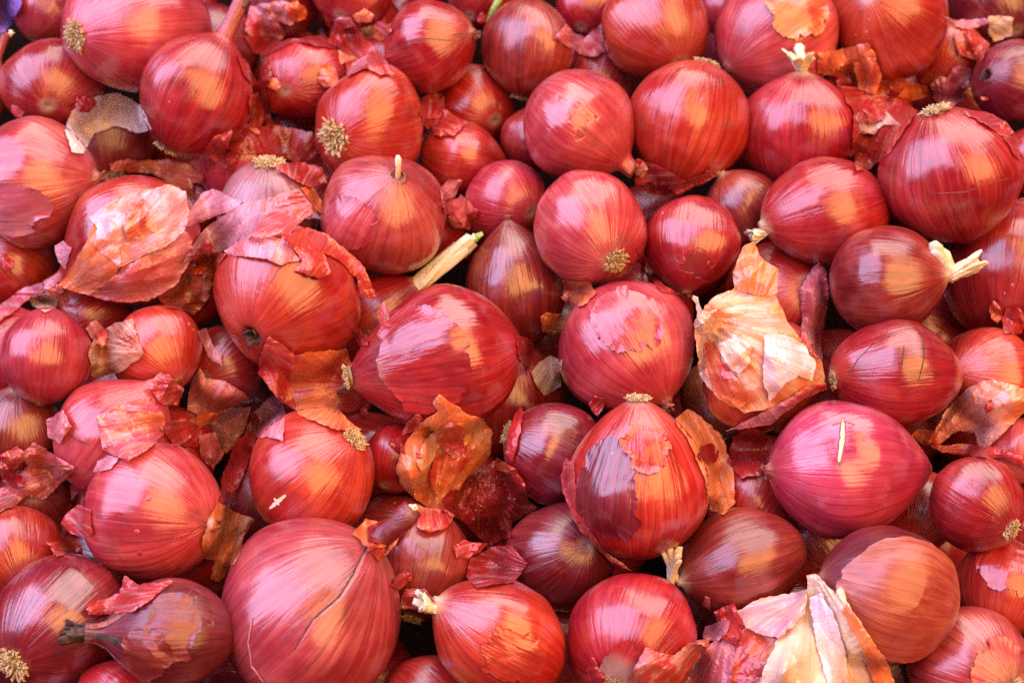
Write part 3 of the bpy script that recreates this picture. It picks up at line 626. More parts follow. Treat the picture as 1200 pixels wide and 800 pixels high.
        ribbons(o, top, 6, 0.20, 0.06, 0.35, M_DRYNECK if o['tone'] != 'tan' else M_STRAW, "neck_tip", e, seed + 1, 0.3)
    if o['root']: roots(o, e, seed)
    for k, f in enumerate(o.get('flakes', [])): flake(o, e, *f, seed * 7 + k)
    for k, (pts, wd, mt, nm) in enumerate(o.get('strips', [])):
        strip(o, e, pts, wd, {'bark': M_BARK, 'straw': M_STRAW}.get(mt, M_PAPER), nm, lift=0.005 + 0.008 * k, tone=mt if mt in TONES else None, seed=seed + k)
    for wx, wy in o.get('warts', []): wart(o, e, wx, wy, 0.036)
    o['obj'] = e
    return e

for i, o in enumerate(ON): build_onion(o, i + 1)
# ------------------------------------------------------------------ the lower layers of the heap, seen only through the gaps, and the tray
rf = random.Random(77); spheres = [(o['c'], o['R'] * (0.5 + 0.5 * o['el'])) for o in ON]; fill = []
top_bvh = None
def world_bvh(objs):
    V, F = [], []
    for o in objs:
        b = len(V); M = o['M']; V += [M @ v for v in o['V']]; F += [tuple(i + b for i in f) for f in o['F']]
    return BVHTree.FromPolygons(V, F)
top_bvh = world_bvh(ON)
for lay in range(2):
    for gy in range(-8, 12):
        for gx in range(-8, 9):
            X = gx * 0.056 + (0.028 if gy % 2 else 0) + rf.uniform(-.008, .008); Y = gy * 0.050 + rf.uniform(-.008, .008); Rf = rf.uniform(0.027, 0.034)
            zz = -0.028 - 0.012 * lay
            while zz > -0.125:
                p = Vector((X, Y, zz))
                if all((p - c).length > 0.97 * (Rf + r) for c, r in spheres): break
                zz -= 0.004
            if zz <= -0.125: continue
            # keep it only where some of it shows between the onions above
            seen = 0
            for k in range(40):
                a, q = rf.uniform(0, 6.283), math.sqrt(rf.random()) * 0.92
                t = p + CAMR @ Vector((math.cos(a) * q * Rf, math.sin(a) * q * Rf, 0)); d = t - CAMP
                pc = CAMR.transposed() @ d; px, py = 600 + pc.x / -pc.z * FPX, 400 - pc.y / -pc.z * FPX
                if not (-10 < px < 1210 and -10 < py < 810): continue
                hit = top_bvh.ray_cast(CAMP, d.normalized())
                if hit[0] is None or hit[3] > d.length - 0.01: seen += 1
            if seen < 3: continue
            spheres.append((p, Rf)); fill.append((p, Rf))
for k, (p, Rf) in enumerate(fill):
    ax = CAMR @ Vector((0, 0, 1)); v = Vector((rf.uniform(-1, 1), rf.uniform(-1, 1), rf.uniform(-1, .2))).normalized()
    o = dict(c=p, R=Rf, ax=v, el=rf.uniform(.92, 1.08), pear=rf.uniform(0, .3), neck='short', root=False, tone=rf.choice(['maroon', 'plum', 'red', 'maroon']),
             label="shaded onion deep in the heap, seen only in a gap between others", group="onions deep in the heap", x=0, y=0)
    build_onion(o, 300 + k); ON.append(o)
# the heap goes on past the frame on every side
for gy, gx, lay in [(gy, gx, lay) for lay in (0, 1) for gy in range(-8, 12) for gx in range(-9, 10)]:
        sg = 1.0 if lay == 0 else 0.82
        X = sg * (gx * 0.066 + (0.033 if gy % 2 else 0)) + rf.uniform(-.006, .006); Y = sg * gy * 0.060 + rf.uniform(-.006, .006); Rf = rf.uniform(0.029, 0.036); zz = rf.uniform(-.012, .012) - 0.035 * lay
        p = Vector((X, Y, zz)); pc = CAMR.transposed() @ (p - CAMP); px, py, rr = 600 + pc.x / -pc.z * FPX, 400 - pc.y / -pc.z * FPX, (1.2 - .12 * lay) * Rf / -pc.z * FPX
        if -rr < px < 1200 + rr and -rr < py < 800 + rr: continue
        if not (-210 < px < 1410 and -170 < py < 950): continue
        while zz > -0.10 and any((p - c).length < 0.97 * (Rf + r) for c, r in spheres): zz -= 0.004; p = Vector((X, Y, zz))
        if zz <= -0.10: continue
        spheres.append((p, Rf)); v = Vector((rf.uniform(-1, 1), rf.uniform(-1, 1), rf.uniform(-.6, .6))).normalized()
        o = dict(c=p, R=Rf, ax=v, el=rf.uniform(.94, 1.08), pear=rf.uniform(0, .3), neck=rf.choice(['short', 'dry', 'short']), root=rf.random() < .5, tone=rf.choice(['red', 'pink', 'orange', 'red', 'plum']),
                 label="plain red onion in the outer part of the heap", group="onions at the rim of the heap", x=px, y=py)
        build_onion(o, 600 + gx * 31 + gy + 900 * lay); ON.append(o)
tb = -0.165
tray = mesh_obj("stall_tray", [(-0.9, -0.8, tb), (0.9, -0.8, tb), (0.9, 1.0, tb), (-0.9, 1.0, tb), (-0.9, -0.8, tb - .02), (0.9, -0.8, tb - .02), (0.9, 1.0, tb - .02), (-0.9, 1.0, tb - .02)],
                [(0, 1, 2, 3), (7, 6, 5, 4), (0, 4, 5, 1), (1, 5, 6, 2), (2, 6, 7, 3), (3, 7, 4, 0)], M_TRAY, smooth=False)
tray['kind'] = 'structure'; tray['label'] = "dark tray bottom under the heap of onions"
surf = [world_bvh(ON)]
print("fillers", len(fill), "worst squeeze", max(o.get('ov', 0) for o in ON))

# ------------------------------------------------------------------ loose papery skins lying on the heap
def first_hit(d):
    best = None
    for b in surf:
        h_ = b.ray_cast(CAMP, d)
        if h_[0] is not None and (best is None or h_[3] < best): best = h_[3]
    return best
def tone_of(t):
    if isinstance(t, str): return TONES[t]
    return (TONES[t[0]][1], TONES[t[1]][1], TONES[t[2]][2])
SHEETS = {}; scount = [0]
def inside(p, poly):
    c = False; j = len(poly) - 1
    for i in range(len(poly)):
        a, b = poly[i], poly[j]
        if (a[1] > p[1]) != (b[1] > p[1]) and p[0] < (b[0] - a[0]) * (p[1] - a[1]) / (b[1] - a[1]) + a[0]: c = not c
        j = i
    return c
def S(label, tone, conv, pts, puff=5, crum=2.2, lift=1.2, parent=None, name="sheet", vein=0.8, patch=0.25, gloss=0.5, iters=14, tilt=(0, 0), grid=2.9, rag=0.9, lil=0.0, mat=None, cat="onion skin"):
    """a torn sheet: outline in photograph pixels, laid on whatever is beneath it, puffed and crumpled (mm)"""
    scount[0] += 1; sd = scount[0]; w = random.Random(900 + sd)
    # ragged outline
    P = []
    for i in range(len(pts)):
        a, b = Vector(pts[i]), Vector(pts[(i + 1) % len(pts)]); L = (b - a).length; k = max(1, int(L / 4.0)); nn = Vector((-(b - a).y, (b - a).x)) / max(L, 1e-6)
        for q in range(k):
            p = a + (b - a) * (q / k)
            if q: p += nn * (rag * w.uniform(-1, 1) + 1.6 * rag * noise.noise(Vector((p.x * 0.09, p.y * 0.09, sd))))
            P.append(p)
    x0, x1 = min(p.x for p in P), max(p.x for p in P); y0, y1 = min(p.y for p in P), max(p.y for p in P)
    pin = []; yy = y0; row = 0
    arr = np.array([(p.x, p.y) for p in P])
    while yy < y1:
        xx = x0 + (grid / 2 if row % 2 else 0)
        while xx < x1:
            q = (xx + w.uniform(-.5, .5), yy + w.uniform(-.5, .5))
            if inside(q, arr) and np.min(np.hypot(arr[:, 0] - q[0], arr[:, 1] - q[1])) > grid * 0.55: pin.append(Vector(q))
            xx += grid
        yy += grid * 0.87; row += 1
    allp = P + pin; edges = [(i, (i + 1) % len(P)) for i in range(len(P))]
    vs, es, fs, _, _, _ = geometry.delaunay_2d_cdt(allp, edges, [], 1, 1e-5)
    pv = np.array([(v.x, v.y) for v in vs]); nv = len(pv)
    D = [ (CAMR @ ray(*p)) for p in pv ]
    hits = np.array([(lambda h_: 9.0 if h_ is None else h_)(first_hit(d.normalized())) / d.length for d in D])
    hits[hits > 5] = np.median(hits)
    nb = [[] for _ in range(nv)]
    for f in fs:
        for k in range(len(f)):
            a, b = f[k], f[(k + 1) % len(f)]; nb[a].append(b); nb[b].append(a)
    eps = lift * 0.001
    lim = hits - eps
    # bridge the hollows so that the sheet spans them as stiff paper does
    near = np.percentile(lim, 35); dz = np.minimum(lim, near + 0.022)
    I = np.repeat(np.arange(nv), [len(a) for a in nb]); J = np.concatenate([np.array(a, int) for a in nb]) ; cnt = np.maximum(np.bincount(I, minlength=nv), 1)
    for _ in range(iters):
        dz = np.minimum(lim, 0.5 * dz + 0.5 * np.bincount(I, dz[J], nv) / cnt)
    ed = np.array([np.min(np.hypot(arr[:, 0] - p[0], arr[:, 1] - p[1])) for p in pv]); em = max(ed.max(), 1e-3)
    cx, cy = pv.mean(0); sx = max(np.ptp(pv[:, 0]), np.ptp(pv[:, 1])) / 2
    ta = w.uniform(0, 6.283); tx, ty = math.cos(ta), math.sin(ta); waves = []
    for q in range(4):
        ta = w.uniform(0, 6.283); waves.append((math.cos(ta), math.sin(ta), w.uniform(0.4, 1.1) / max(sx, 14) * (1.0 if q < 2 else 2.0), w.random(), 0.75 if q < 2 else 0.35))
    rel = np.empty(nv); fu = np.empty((nv, 2))
    for i, p in enumerate(pv):
        dx, dy = p[0] - conv[0], p[1] - conv[1]; a = math.atan2(dy, dx); r = math.hypot(dx, dy)
        fu[i] = (a / (2 * math.pi), r / 150.0)
        cr = 0.0
        for ux, uy, fr, ph, am in waves:                 # straight creases meeting at angles, as in crushed paper
            t = (p[0] * ux + p[1] * uy) * fr + ph + 0.5 * noise.noise(Vector((p[0] * 0.02, p[1] * 0.02, sd + ph)))
            cr += am * (4 * abs(t - math.floor(t + 0.5)) - 1)
        fold = 0.5 - abs(noise.noise(Vector((a * 5.0, r * 0.006, sd * 1.3)))) * 2
        free = 0.5 + 0.5 * ((p[0] - cx) * tx + (p[1] - cy) * ty) / sx
        edge = 1 - (1 - min(ed[i] / em, 1)) ** 2.0
        rel[i] = 0.001 * (puff * ((0.30 + 0.55 * max(0.0, free)) * (0.35 + 0.65 * edge) + (0.30 * edge if puff > 6 else 0)) + crum * (0.55 * cr + 0.55 * fold + 0.4)
                          + tilt[0] * (p[0] - cx) / sx + tilt[1] * (p[1] - cy) / sx)
    # neighbouring dips are eased, then the sheet is kept clear of what it lies on
    dz = np.minimum(dz - rel, lim)
    V = [CAMP + d * float(t) for d, t in zip(D, dz)]
    top = parent
    if parent is None or isinstance(parent, str):
        key = parent
        if key in SHEETS: top = SHEETS[key]; o = mesh_obj(name, V, fs, mat or M_PAPER, None, uvs=None)
        elif key is not None:
            e = bpy.data.objects.new("onion_skin", None); SC.collection.objects.link(e); e.location = V[int(np.argmax(dz))]
            e['label'] = label; e['category'] = cat; e['group'] = "loose onion skins"; SHEETS[key] = e; top = e
            o = mesh_obj(name, V, fs, mat or M_PAPER, None)
        else:
            o = mesh_obj("onion_skin" if cat == "onion skin" else name, V, fs, mat or M_PAPER, None); o['label'] = label; o['category'] = cat
            if cat == "onion skin": o['group'] = "loose onion skins"
            top = None
    me = o.data; me.polygons.foreach_set('use_smooth', [False] * len(me.polygons))
    vi = np.empty(len(me.loops), dtype=np.int32); me.loops.foreach_get("vertex_index", vi)
    # each mesh is centred on itself
    c0 = sum(V, Vector()) / nv
    me.transform(Matrix.Translation(-c0)); o.location = c0
    uv = fu[vi]; st = 0
    for poly in me.polygons:
        ls = list(poly.loop_indices); us = uv[ls, 0]
        if us.max() - us.min() > 0.5: uv[ls, 0] = np.where(us < 0, us + 1, us)
    lay = me.uv_layers.new(name="UVMap"); lay.data.foreach_set("uv", np.ascontiguousarray(uv, dtype=np.float32).ravel())
    if top is not None:
        o.parent = top; o.matrix_parent_inverse = Matrix.Translation(top.location).inverted()
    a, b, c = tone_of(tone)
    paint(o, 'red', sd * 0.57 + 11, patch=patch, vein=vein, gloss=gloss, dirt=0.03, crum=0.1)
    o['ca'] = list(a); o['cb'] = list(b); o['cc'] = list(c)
    surf.append(BVHTree.FromPolygons(V, [tuple(f) for f in fs]))
    return o
def Z(region, scale, pts): return [(region[0] + x / scale, region[1] + y / scale) for x, y in pts]
# purple sack in the far corner
M_SACK = fibre_material("purple_sack_weave", (0.14, 0.05, 0.32, 1), (0.28, 0.14, 0.50, 1), (0.40, 0.28, 0.60, 1))
S("purple sack edge beside the straw streaked neck", 'lilac', (0, -60), [(-30, -20), (26, -20), (24, 8), (12, 30), (-4, 46), (-30, 50)], puff=8, crum=3, mat=M_SACK, cat="sack", name="sack")
# under-layer scraps first
S("red translucent skin between the tall necked onion and the white rooted onion", 'maroon', (330, 220), [(256, 172), (275, 150), (320, 147), (366, 155), (373, 186), (345, 191), (310, 180), (282, 180)], puff=3)
S("jagged dark red tongue over the glossy pink onion", 'maroon', (290, 150), [(272, 168), (292, 166), (284, 180), (275, 191), (277, 201), (268, 197), (261, 203), (264, 186)], puff=2, crum=1)
S("long narrow red strip curling between the tall necked onion and the bruised onion", 'maroon', (310, 240), [(277, 62), (288, 70), (299, 92), (304, 100), (317, 74), (316, 88), (311, 103), (315, 128), (322, 148), (311, 147), (302, 128), (297, 104), (284, 84)], puff=3, crum=1.5, patch=0)
S("lilac and red flap hanging behind the tall skin neck", ('red', 'lilac', 'lilac'), (290, -30), [(287, 36), (293, 7), (306, 6), (322, 22), (336, 39), (329, 47), (310, 40), (296, 44)], puff=4)
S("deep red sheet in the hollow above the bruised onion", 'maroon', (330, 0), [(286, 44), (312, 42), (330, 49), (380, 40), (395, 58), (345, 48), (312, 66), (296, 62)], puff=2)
S("papery red neck wrapper standing above the white rooted onion", ('red', 'orange', 'lilac'), (470, 130), [(380, 18), (388, 24), (396, 40), (410, 34), (418, 30), (430, 47), (452, 70), (462, 88), (446, 88), (430, 80), (407, 90), (404, 68), (393, 54)], puff=6, crum=3, parent="wrap", name="sheet")
S("", 'lilac', (390, 40), [(389, 23), (400, 20), (411, 21), (417, 30), (406, 33), (397, 39)], puff=2, crum=1.5, parent="wrap", name="torn_tip")
S("", ('rust', 'lilac', 'straw'), (420, 60), [(396, 59), (406, 64), (417, 68), (400, 76)], puff=1.5, crum=1, parent="wrap", name="torn_tip")
S("", 'lilac', (400, 90), [(407, 88), (413, 74), (431, 64), (428, 79), (416, 86)], puff=2, crum=1.5, parent="wrap", name="torn_tip")
S("pale orange scrap perched on the top of the papery red wrapper", ('rust', 'lilac', 'straw'), (420, 40), [(413, 19), (427, 10), (438, 18), (434, 26), (420, 27)], puff=2, crum=1.5)
S("tan orange scrap beside the glossy striped onion", 'rust', (440, 60), [(437, 44), (446, 32), (459, 27), (457, 38), (447, 48)], puff=1.5, crum=1)
S("curled reddish skin between the brownish green onion and the pale orange red onion", ('red', 'lilac', 'lilac'), (640, 30), [(648, 45), (663, 28), (675, 40), (686, 44), (704, 28), (709, 60), (698, 66), (684, 65), (664, 54)], puff=5, crum=3)
S("dark red translucent skin below the copper red onion", ('maroon', 'red', 'lilac'), (845, 200), [(746, 186), (771, 194), (804, 212), (834, 198), (843, 204), (820, 217), (796, 229), (768, 229), (744, 219)], puff=4, crum=2.5, gloss=0.8)
# between the scarlet onion and the big striped onion
S("bright orange red sheet behind the dry straw flower", ('red', 'rust', 'rust'), (1010, 130), [(958, 62), (985, 58), (1016, 50), (1026, 64), (1032, 84), (1030, 102), (1012, 92), (1000, 101), (976, 90), (958, 86)], puff=7, crum=2)
S("red torn sheet leaning on the big striped onion", ('maroon', 'red', 'rust'), (1060, 110), [(980, 98), (1020, 104), (1076, 129), (1056, 158), (1044, 178), (1020, 198), (1004, 200), (998, 168), (1001, 133)], puff=6, crum=3)
S("pale curl of skin, cream and lavender, between the scarlet and big striped onions", ('straw', 'lilac', 'straw'), (1030, 110), [(1002, 137), (1012, 124), (1024, 120), (1040, 132), (1056, 148), (1048, 146), (1034, 147), (1026, 157), (1012, 157)], puff=5, crum=2)
S("small orange scoop of skin above the big striped onion", 'rust', (1100, 105), [(1042, 102), (1055, 96), (1086, 100), (1091, 111), (1070, 118), (1050, 112)], puff=4, crum=1)
S("cluster of lilac skin petals above the big striped onion", ('magenta', 'lilac', 'lilac'), (1108, 128), [(1090, 100), (1100, 90), (1110, 92), (1121, 73), (1139, 83), (1134, 101), (1126, 104), (1130, 116), (1112, 128), (1098, 122)], puff=6, crum=4)
S("red pink skin sheet behind the shoulder of the big striped onion", 'pink', (1090, 150), [(1124, 130), (1156, 131), (1178, 142), (1192, 160), (1196, 188), (1186, 178), (1176, 160), (1152, 144)], puff=3, crum=1.5)
S("lilac strip below the plum coloured onion", 'lilac', (1090, 20), [(1104, 18), (1120, 24), (1160, 22), (1162, 27), (1136, 35), (1120, 31)], puff=2, crum=1)
S("yellowish scrap on the plum coloured onion", 'straw', (1130, 22), [(1158, 20), (1170, 18), (1188, 21), (1186, 28), (1186, 42), (1165, 49), (1158, 36)], puff=2, crum=1)
# left
S("orange petal of skin at the end of the dried neck", ('red', 'rust', 'rust'), (150, 190), [(128, 192), (150, 186), (171, 188), (196, 186), (222, 194), (239, 208), (236, 216), (225, 214), (229, 232), (212, 226), (195, 213), (180, 204), (160, 202), (130, 201)], puff=5, crum=2)
S("magenta lilac shred between the rosy onion and the small round pink onion", ('magenta', 'lilac', 'lilac'), (80, 345), [(-6, 362), (10, 350), (28, 337), (63, 328), (74, 338), (86, 347), (78, 359), (60, 346), (36, 348), (12, 369), (-6, 380)], puff=4, crum=2.5)
S("cream scraps on the crown of the small round pink onion", 'straw', (56, 360), [(32, 350), (46, 348), (56, 342), (68, 350), (66, 360), (52, 366), (42, 360)], puff=2.5, crum=2, gloss=.2)
S("pinkish white crumb of skin beside the torn wrapper", 'lilac', (75, 300), [(64, 288), (74, 282), (84, 290), (80, 304), (76, 316), (68, 306)], puff=2, crum=1.5)
S("lilac pink sheet between the orange petal and the greyish onion", 'lilac', (200, 262), [(214, 266), (222, 248), (235, 228), (249, 221), (268, 230), (283, 236), (280, 243), (262, 250), (246, 256), (230, 262)], puff=4)
S("pale striped wrapper torn open over the onion with the tapering neck", ('rust', 'pink', 'white'), (66, 345), [(68, 336), (84, 312), (100, 286), (110, 262), (128, 254), (142, 280), (142, 312), (128, 332), (104, 346)], puff=4, crum=3, parent="wrap2", name="orange_layer")
S("", ('pink', 'lilac', 'lilac'), (66, 345), [(128, 330), (142, 314), (171, 299), (196, 290), (216, 270), (226, 282), (222, 308), (206, 334), (174, 353), (138, 354), (104, 346)], puff=4, crum=3, parent="wrap2", name="lower_layer")
S("", ('rust', 'lilac', 'white'), (70, 340), [(104, 254), (126, 238), (154, 226), (176, 222), (197, 216), (218, 224), (222, 246), (217, 268), (206, 281), (190, 292), (171, 298), (160, 304), (140, 313), (124, 300), (110, 288), (114, 268)], puff=5, crum=3.5, patch=0.5, parent='wrap2', name='sheet')
S("tan sheet below the torn wrapper", ('red', 'tan', 'straw'), (180, 360), [(184, 348), (200, 338), (217, 329), (242, 322), (246, 346), (236, 360), (227, 369), (208, 362), (194, 360)], puff=5, crum=2)
S("greyish lilac skin over the onion with the straw root fringe", ('grey', 'lilac', 'lilac'), (314, 196), [(214, 309), (225, 288), (243, 266), (266, 250), (287, 238), (318, 231), (350, 221), (366, 236), (376, 257), (357, 256), (338, 274), (316, 278), (290, 286), (266, 293), (246, 298), (232, 303)], puff=4, crum=2.2, gloss=.4, patch=.1)
S("pink papery sheet draped on the greyish lilac skin", ('pink', 'pink', 'lilac'), (380, 230), [(290, 282), (303, 262), (326, 240), (348, 222), (362, 236), (368, 250), (357, 256), (340, 274), (338, 280), (316, 278)], puff=5, crum=2)
S("orange sliver of skin between the greyish onion and the rosy onion", 'rust', (340, 200), [(352, 220), (365, 217), (377, 236), (378, 252), (370, 246), (362, 234)], puff=2, crum=1)
S("torn red skins lying over the large orange red onion", ('pink', 'lilac', 'lilac'), (300, 400), [(262, 294), (286, 280), (312, 278), (334, 278), (352, 304), (330, 311), (312, 303), (288, 301), (268, 299)], puff=3, crum=2, parent="cap", name="sheet")
S("", ('red', 'orange', 'rust'), (300, 400), [(330, 277), (360, 266), (386, 276), (412, 298), (428, 314), (443, 353), (422, 345), (418, 325), (396, 304), (380, 296), (388, 321), (376, 326), (345, 317), (354, 305)], puff=4, crum=2.5, parent="cap", name="flap")
S("", ('red', 'rust', 'rust'), (300, 400), [(225, 303), (240, 293), (265, 297), (256, 310), (250, 320), (245, 331), (238, 317), (230, 312)], puff=4, crum=1.5, parent="cap", name="curled_lip")
S("orange translucent sheet tucked beside the narrowed root of the large lilac onion", ('red', 'rust', 'rust'), (415, 450), [(342, 418), (362, 412), (390, 410), (406, 408), (412, 428), (404, 446), (394, 460), (396, 478), (410, 494), (424, 503), (396, 504), (364, 492), (348, 484), (341, 462), (337, 436)], puff=4, crum=2)
S("red pointed sheet under the dark shrivelled neck hole", ('maroon', 'red', 'rust'), (300, 400), [(302, 436), (306, 412), (315, 394), (332, 404), (346, 417), (340, 442), (347, 480), (330, 470), (316, 456)], puff=3, crum=1.5)
S("brown papery jacket peeled over the red onion", ('tan', 'straw', 'straw'), (172, 412), [(104, 412), (114, 390), (132, 380), (155, 373), (162, 398), (169, 414), (158, 424), (140, 437), (108, 441)], puff=4, crum=2.5, gloss=.2)
S("thin pink shred beside the large orange red onion", 'lilac', (240, 330), [(231, 388), (242, 384), (250, 406), (260, 414), (261, 429), (246, 420), (238, 404)], puff=2, crum=1.5)
S("pink petal with a white base below the papery jacket", ('pink', 'lilac', 'straw'), (238, 492), [(206, 499), (222, 492), (234, 488), (219, 480), (221, 460), (226, 444), (234, 431), (241, 443), (264, 446), (283, 458), (290, 466), (270, 481), (246, 490), (224, 500)], puff=7, crum=2)
S("whitish lilac crumpled skin beneath the pink petal", ('lilac', 'lilac', 'straw'), (266, 535), [(246, 493), (258, 483), (270, 478), (294, 477), (288, 498), (279, 519), (264, 532), (255, 516)], puff=4, crum=3.5)
S("orange and lilac crumpled flake on the smooth pale pink onion", ('magenta', 'rust', 'lilac'), (240, 480), [(112, 488), (127, 482), (136, 476), (152, 470), (168, 466), (186, 476), (193, 489), (193, 507), (178, 523), (150, 540), (134, 534), (120, 526), (117, 507)], puff=7, crum=3.8, patch=.5)
S("small lilac bit of skin under the orange and lilac flake", 'lilac', (110, 560), [(109, 553), (114, 540), (126, 533), (139, 536), (130, 549)], puff=1.5, crum=1)
S("curled pinkish brown skin with a pointed brown tip", ('pink', 'tan', 'lilac'), (95, 546), [(-8, 603), (-8, 574), (10, 570), (20, 556), (33, 546), (23, 531), (42, 517), (60, 530), (82, 544), (92, 548), (79, 559), (66, 572), (53, 585), (30, 582), (18, 592)], puff=7, crum=3)
S("upright dark red skin beside the round rose onion", ('maroon', 'red', 'lilac'), (72, 660), [(71, 632), (74, 612), (80, 592), (97, 568), (99, 590), (95, 606), (88, 622)], puff=4, crum=1.5)
S("short red scrap near the amber and lilac onion", ('maroon', 'red', 'rust'), (110, 650), [(53, 634), (66, 634), (82, 626), (96, 636), (98, 652), (84, 646), (66, 652)], puff=3, crum=2)
S("pink flap curling off the bright orange red onion", ('pink', 'lilac', 'lilac'), (300, 560), [(287, 506), (297, 483), (318, 464), (332, 464), (334, 492), (331, 517), (312, 511), (300, 512)], puff=5, crum=1.5)
S("tall dark red sheet standing beside the bright orange red onion", ('maroon', 'red', 'red'), (265, 620), [(257, 590), (261, 558), (275, 520), (288, 506), (301, 512), (289, 546), (280, 570), (267, 595)], puff=5, crum=1.5)
S("flat tan orange piece of skin by the wrinkled neck", ('tan', 'rust', 'straw'), (240, 720), [(236, 637), (243, 612), (249, 600), (256, 588), (272, 598), (298, 609), (286, 627), (281, 650), (268, 668), (257, 682), (246, 678), (252, 658), (240, 653)], puff=3, crum=2.2, gloss=.2, tilt=(0, -3))
S("dark red strip lying above the dark streaked neck", ('maroon', 'red', 'lilac'), (230, 690), [(99, 709), (120, 702), (140, 695), (146, 674), (164, 685), (206, 678), (190, 690), (180, 700), (154, 717), (126, 719), (104, 720)], puff=5, crum=2)
# centre
S("crumpled orange skin cup below the large lilac onion", ('rust', 'rust', 'straw'), (500, 640), [(464, 550), (473, 522), (490, 498), (513, 481), (507, 472), (514, 462), (531, 473), (550, 486), (562, 489), (576, 503), (575, 531), (561, 551), (545, 562), (536, 578), (521, 598), (506, 598), (486, 584), (470, 568)], puff=18, crum=5.5, patch=.45, gloss=.6)
S("lilac tipped lower flap of the crumpled orange cup", ('red', 'rust', 'lilac'), (500, 560), [(482, 590), (500, 594), (520, 596), (533, 603), (525, 617), (503, 624), (488, 616)], puff=5, crum=2)
S("folded pale orange facet inside the crumpled orange cup", ('rust', 'straw', 'straw'), (500, 640), [(488, 540), (498, 514), (520, 500), (544, 494), (540, 512), (516, 522), (504, 544), (494, 552)], puff=4, crum=2)
S("red fold across the crumpled orange cup", ('red', 'rust', 'rust'), (500, 640), [(502, 560), (508, 540), (528, 526), (550, 520), (556, 534), (540, 552), (522, 572), (510, 580)], puff=5, crum=3)
S("crinkled dark red skin next to the crumpled orange cup", ('red', 'red', 'rust'), (560, 560), [(533, 602), (539, 572), (555, 557), (583, 536), (605, 550), (616, 569), (619, 586), (631, 594), (619, 602), (600, 611), (598, 630), (586, 633), (572, 644), (564, 632), (547, 616)], puff=9, crum=6, gloss=.7)
S("stiff red tongue between the crinkled skin and the bristly plum onion", ('maroon', 'red', 'red'), (600, 560), [(600, 541), (592, 531), (597, 500), (609, 475), (614, 484), (606, 522)], puff=3, crum=1)
S("curled dark red scrap behind the scarlet orange onion", ('maroon', 'plum', 'lilac'), (640, 670), [(546, 675), (552, 653), (576, 640), (598, 638), (619, 660), (602, 682), (578, 684), (559, 689)], puff=5, crum=2.5)
S("cream papery scrap in the gap below the dark brown egg shaped onion", 'straw', (660, 400), [(623, 436), (632, 424), (645, 416), (659, 421), (657, 452), (648, 458), (638, 464), (628, 450)], puff=2.5, crum=1.5, gloss=.1)
S("red skin corner peeking under the dark brown egg shaped onion", 'maroon', (600, 420), [(604, 392), (624, 398), (626, 418), (618, 440), (608, 420)], puff=2, crum=1)
S("tan orange tongue of skin beside the upright striped onion", ('rust', 'rust', 'straw'), (800, 450), [(791, 491), (806, 479), (822, 488), (846, 510), (859, 548), (862, 588), (848, 603), (832, 597), (826, 560), (811, 525)], puff=4, crum=2, gloss=.25)
S("thin red crescent of skin under the upright striped onion", ('maroon', 'pink', 'pink'), (760, 460), [(657, 556), (664, 536), (672, 542), (678, 600), (706, 642), (742, 670), (712, 655), (680, 622), (660, 578)], puff=2, crum=.8)
S("thin red wing of skin under the onion hanging neck down", ('maroon', 'red', 'red'), (800, 350), [(746, 290), (753, 296), (760, 318), (778, 334), (798, 345), (776, 342), (752, 314)], puff=2, crum=.6)
# the big pale torn skin
S("big pale torn skin, cream and lavender with a magenta flap", ('rust', 'straw', 'white'), (812, 368), [(813, 380), (826, 358), (840, 346), (861, 337), (859, 318), (872, 312), (894, 304), (912, 316), (909, 347), (924, 379), (936, 394), (950, 410), (962, 421), (968, 451), (942, 461), (924, 475), (900, 478), (873, 484), (840, 466), (820, 439), (816, 404)], puff=9, crum=4.0, patch=.45, parent="big", name="sheet", gloss=.6)
S("", ('white', 'white', 'white'), (812, 368), [(896, 392), (920, 392), (940, 402), (956, 424), (952, 446), (936, 440), (918, 452), (902, 470), (894, 446)], puff=5, crum=2.5, parent="big", name="lavender_layer", gloss=.6)
S("", ('pink', 'lilac', 'lilac'), (960, 470), [(937, 337), (946, 322), (960, 306), (969, 319), (973, 346), (965, 376), (962, 400), (964, 422), (950, 416), (938, 396), (940, 372)], puff=8, crum=3, parent="big", name="flap")
S("", ('red', 'lilac', 'lilac'), (812, 368), [(850, 505), (876, 492), (902, 478), (926, 466), (946, 452), (968, 448), (970, 456), (944, 466), (926, 480), (902, 498)], puff=4, crum=1.5, parent="big", name="lower_fold")
S("", ('rust', 'rust', 'lilac'), (880, 380), [(859, 319), (870, 290), (883, 283), (894, 303), (912, 316), (910, 346), (890, 346), (864, 340), (866, 326)], puff=4, crum=1.5, parent="big", name="torn_strip")
S("", 'straw', (818, 362), [(812, 346), (818, 348), (822, 362), (838, 370), (846, 380), (836, 390), (822, 392), (818, 374)], puff=3, crum=1.5, parent="big", name="neck_end")
S("", ('red', 'rust', 'rust'), (812, 368), [(826, 402), (838, 400), (846, 424), (866, 446), (880, 470), (866, 478), (842, 462), (826, 436)], puff=3, crum=1.5, parent="big", name="orange_layer")
S("", ('straw', 'rust', 'straw'), (812, 368), [(842, 402), (862, 394), (880, 404), (878, 426), (866, 440), (850, 424)], puff=3, crum=2, parent="big", name="cream_layer")
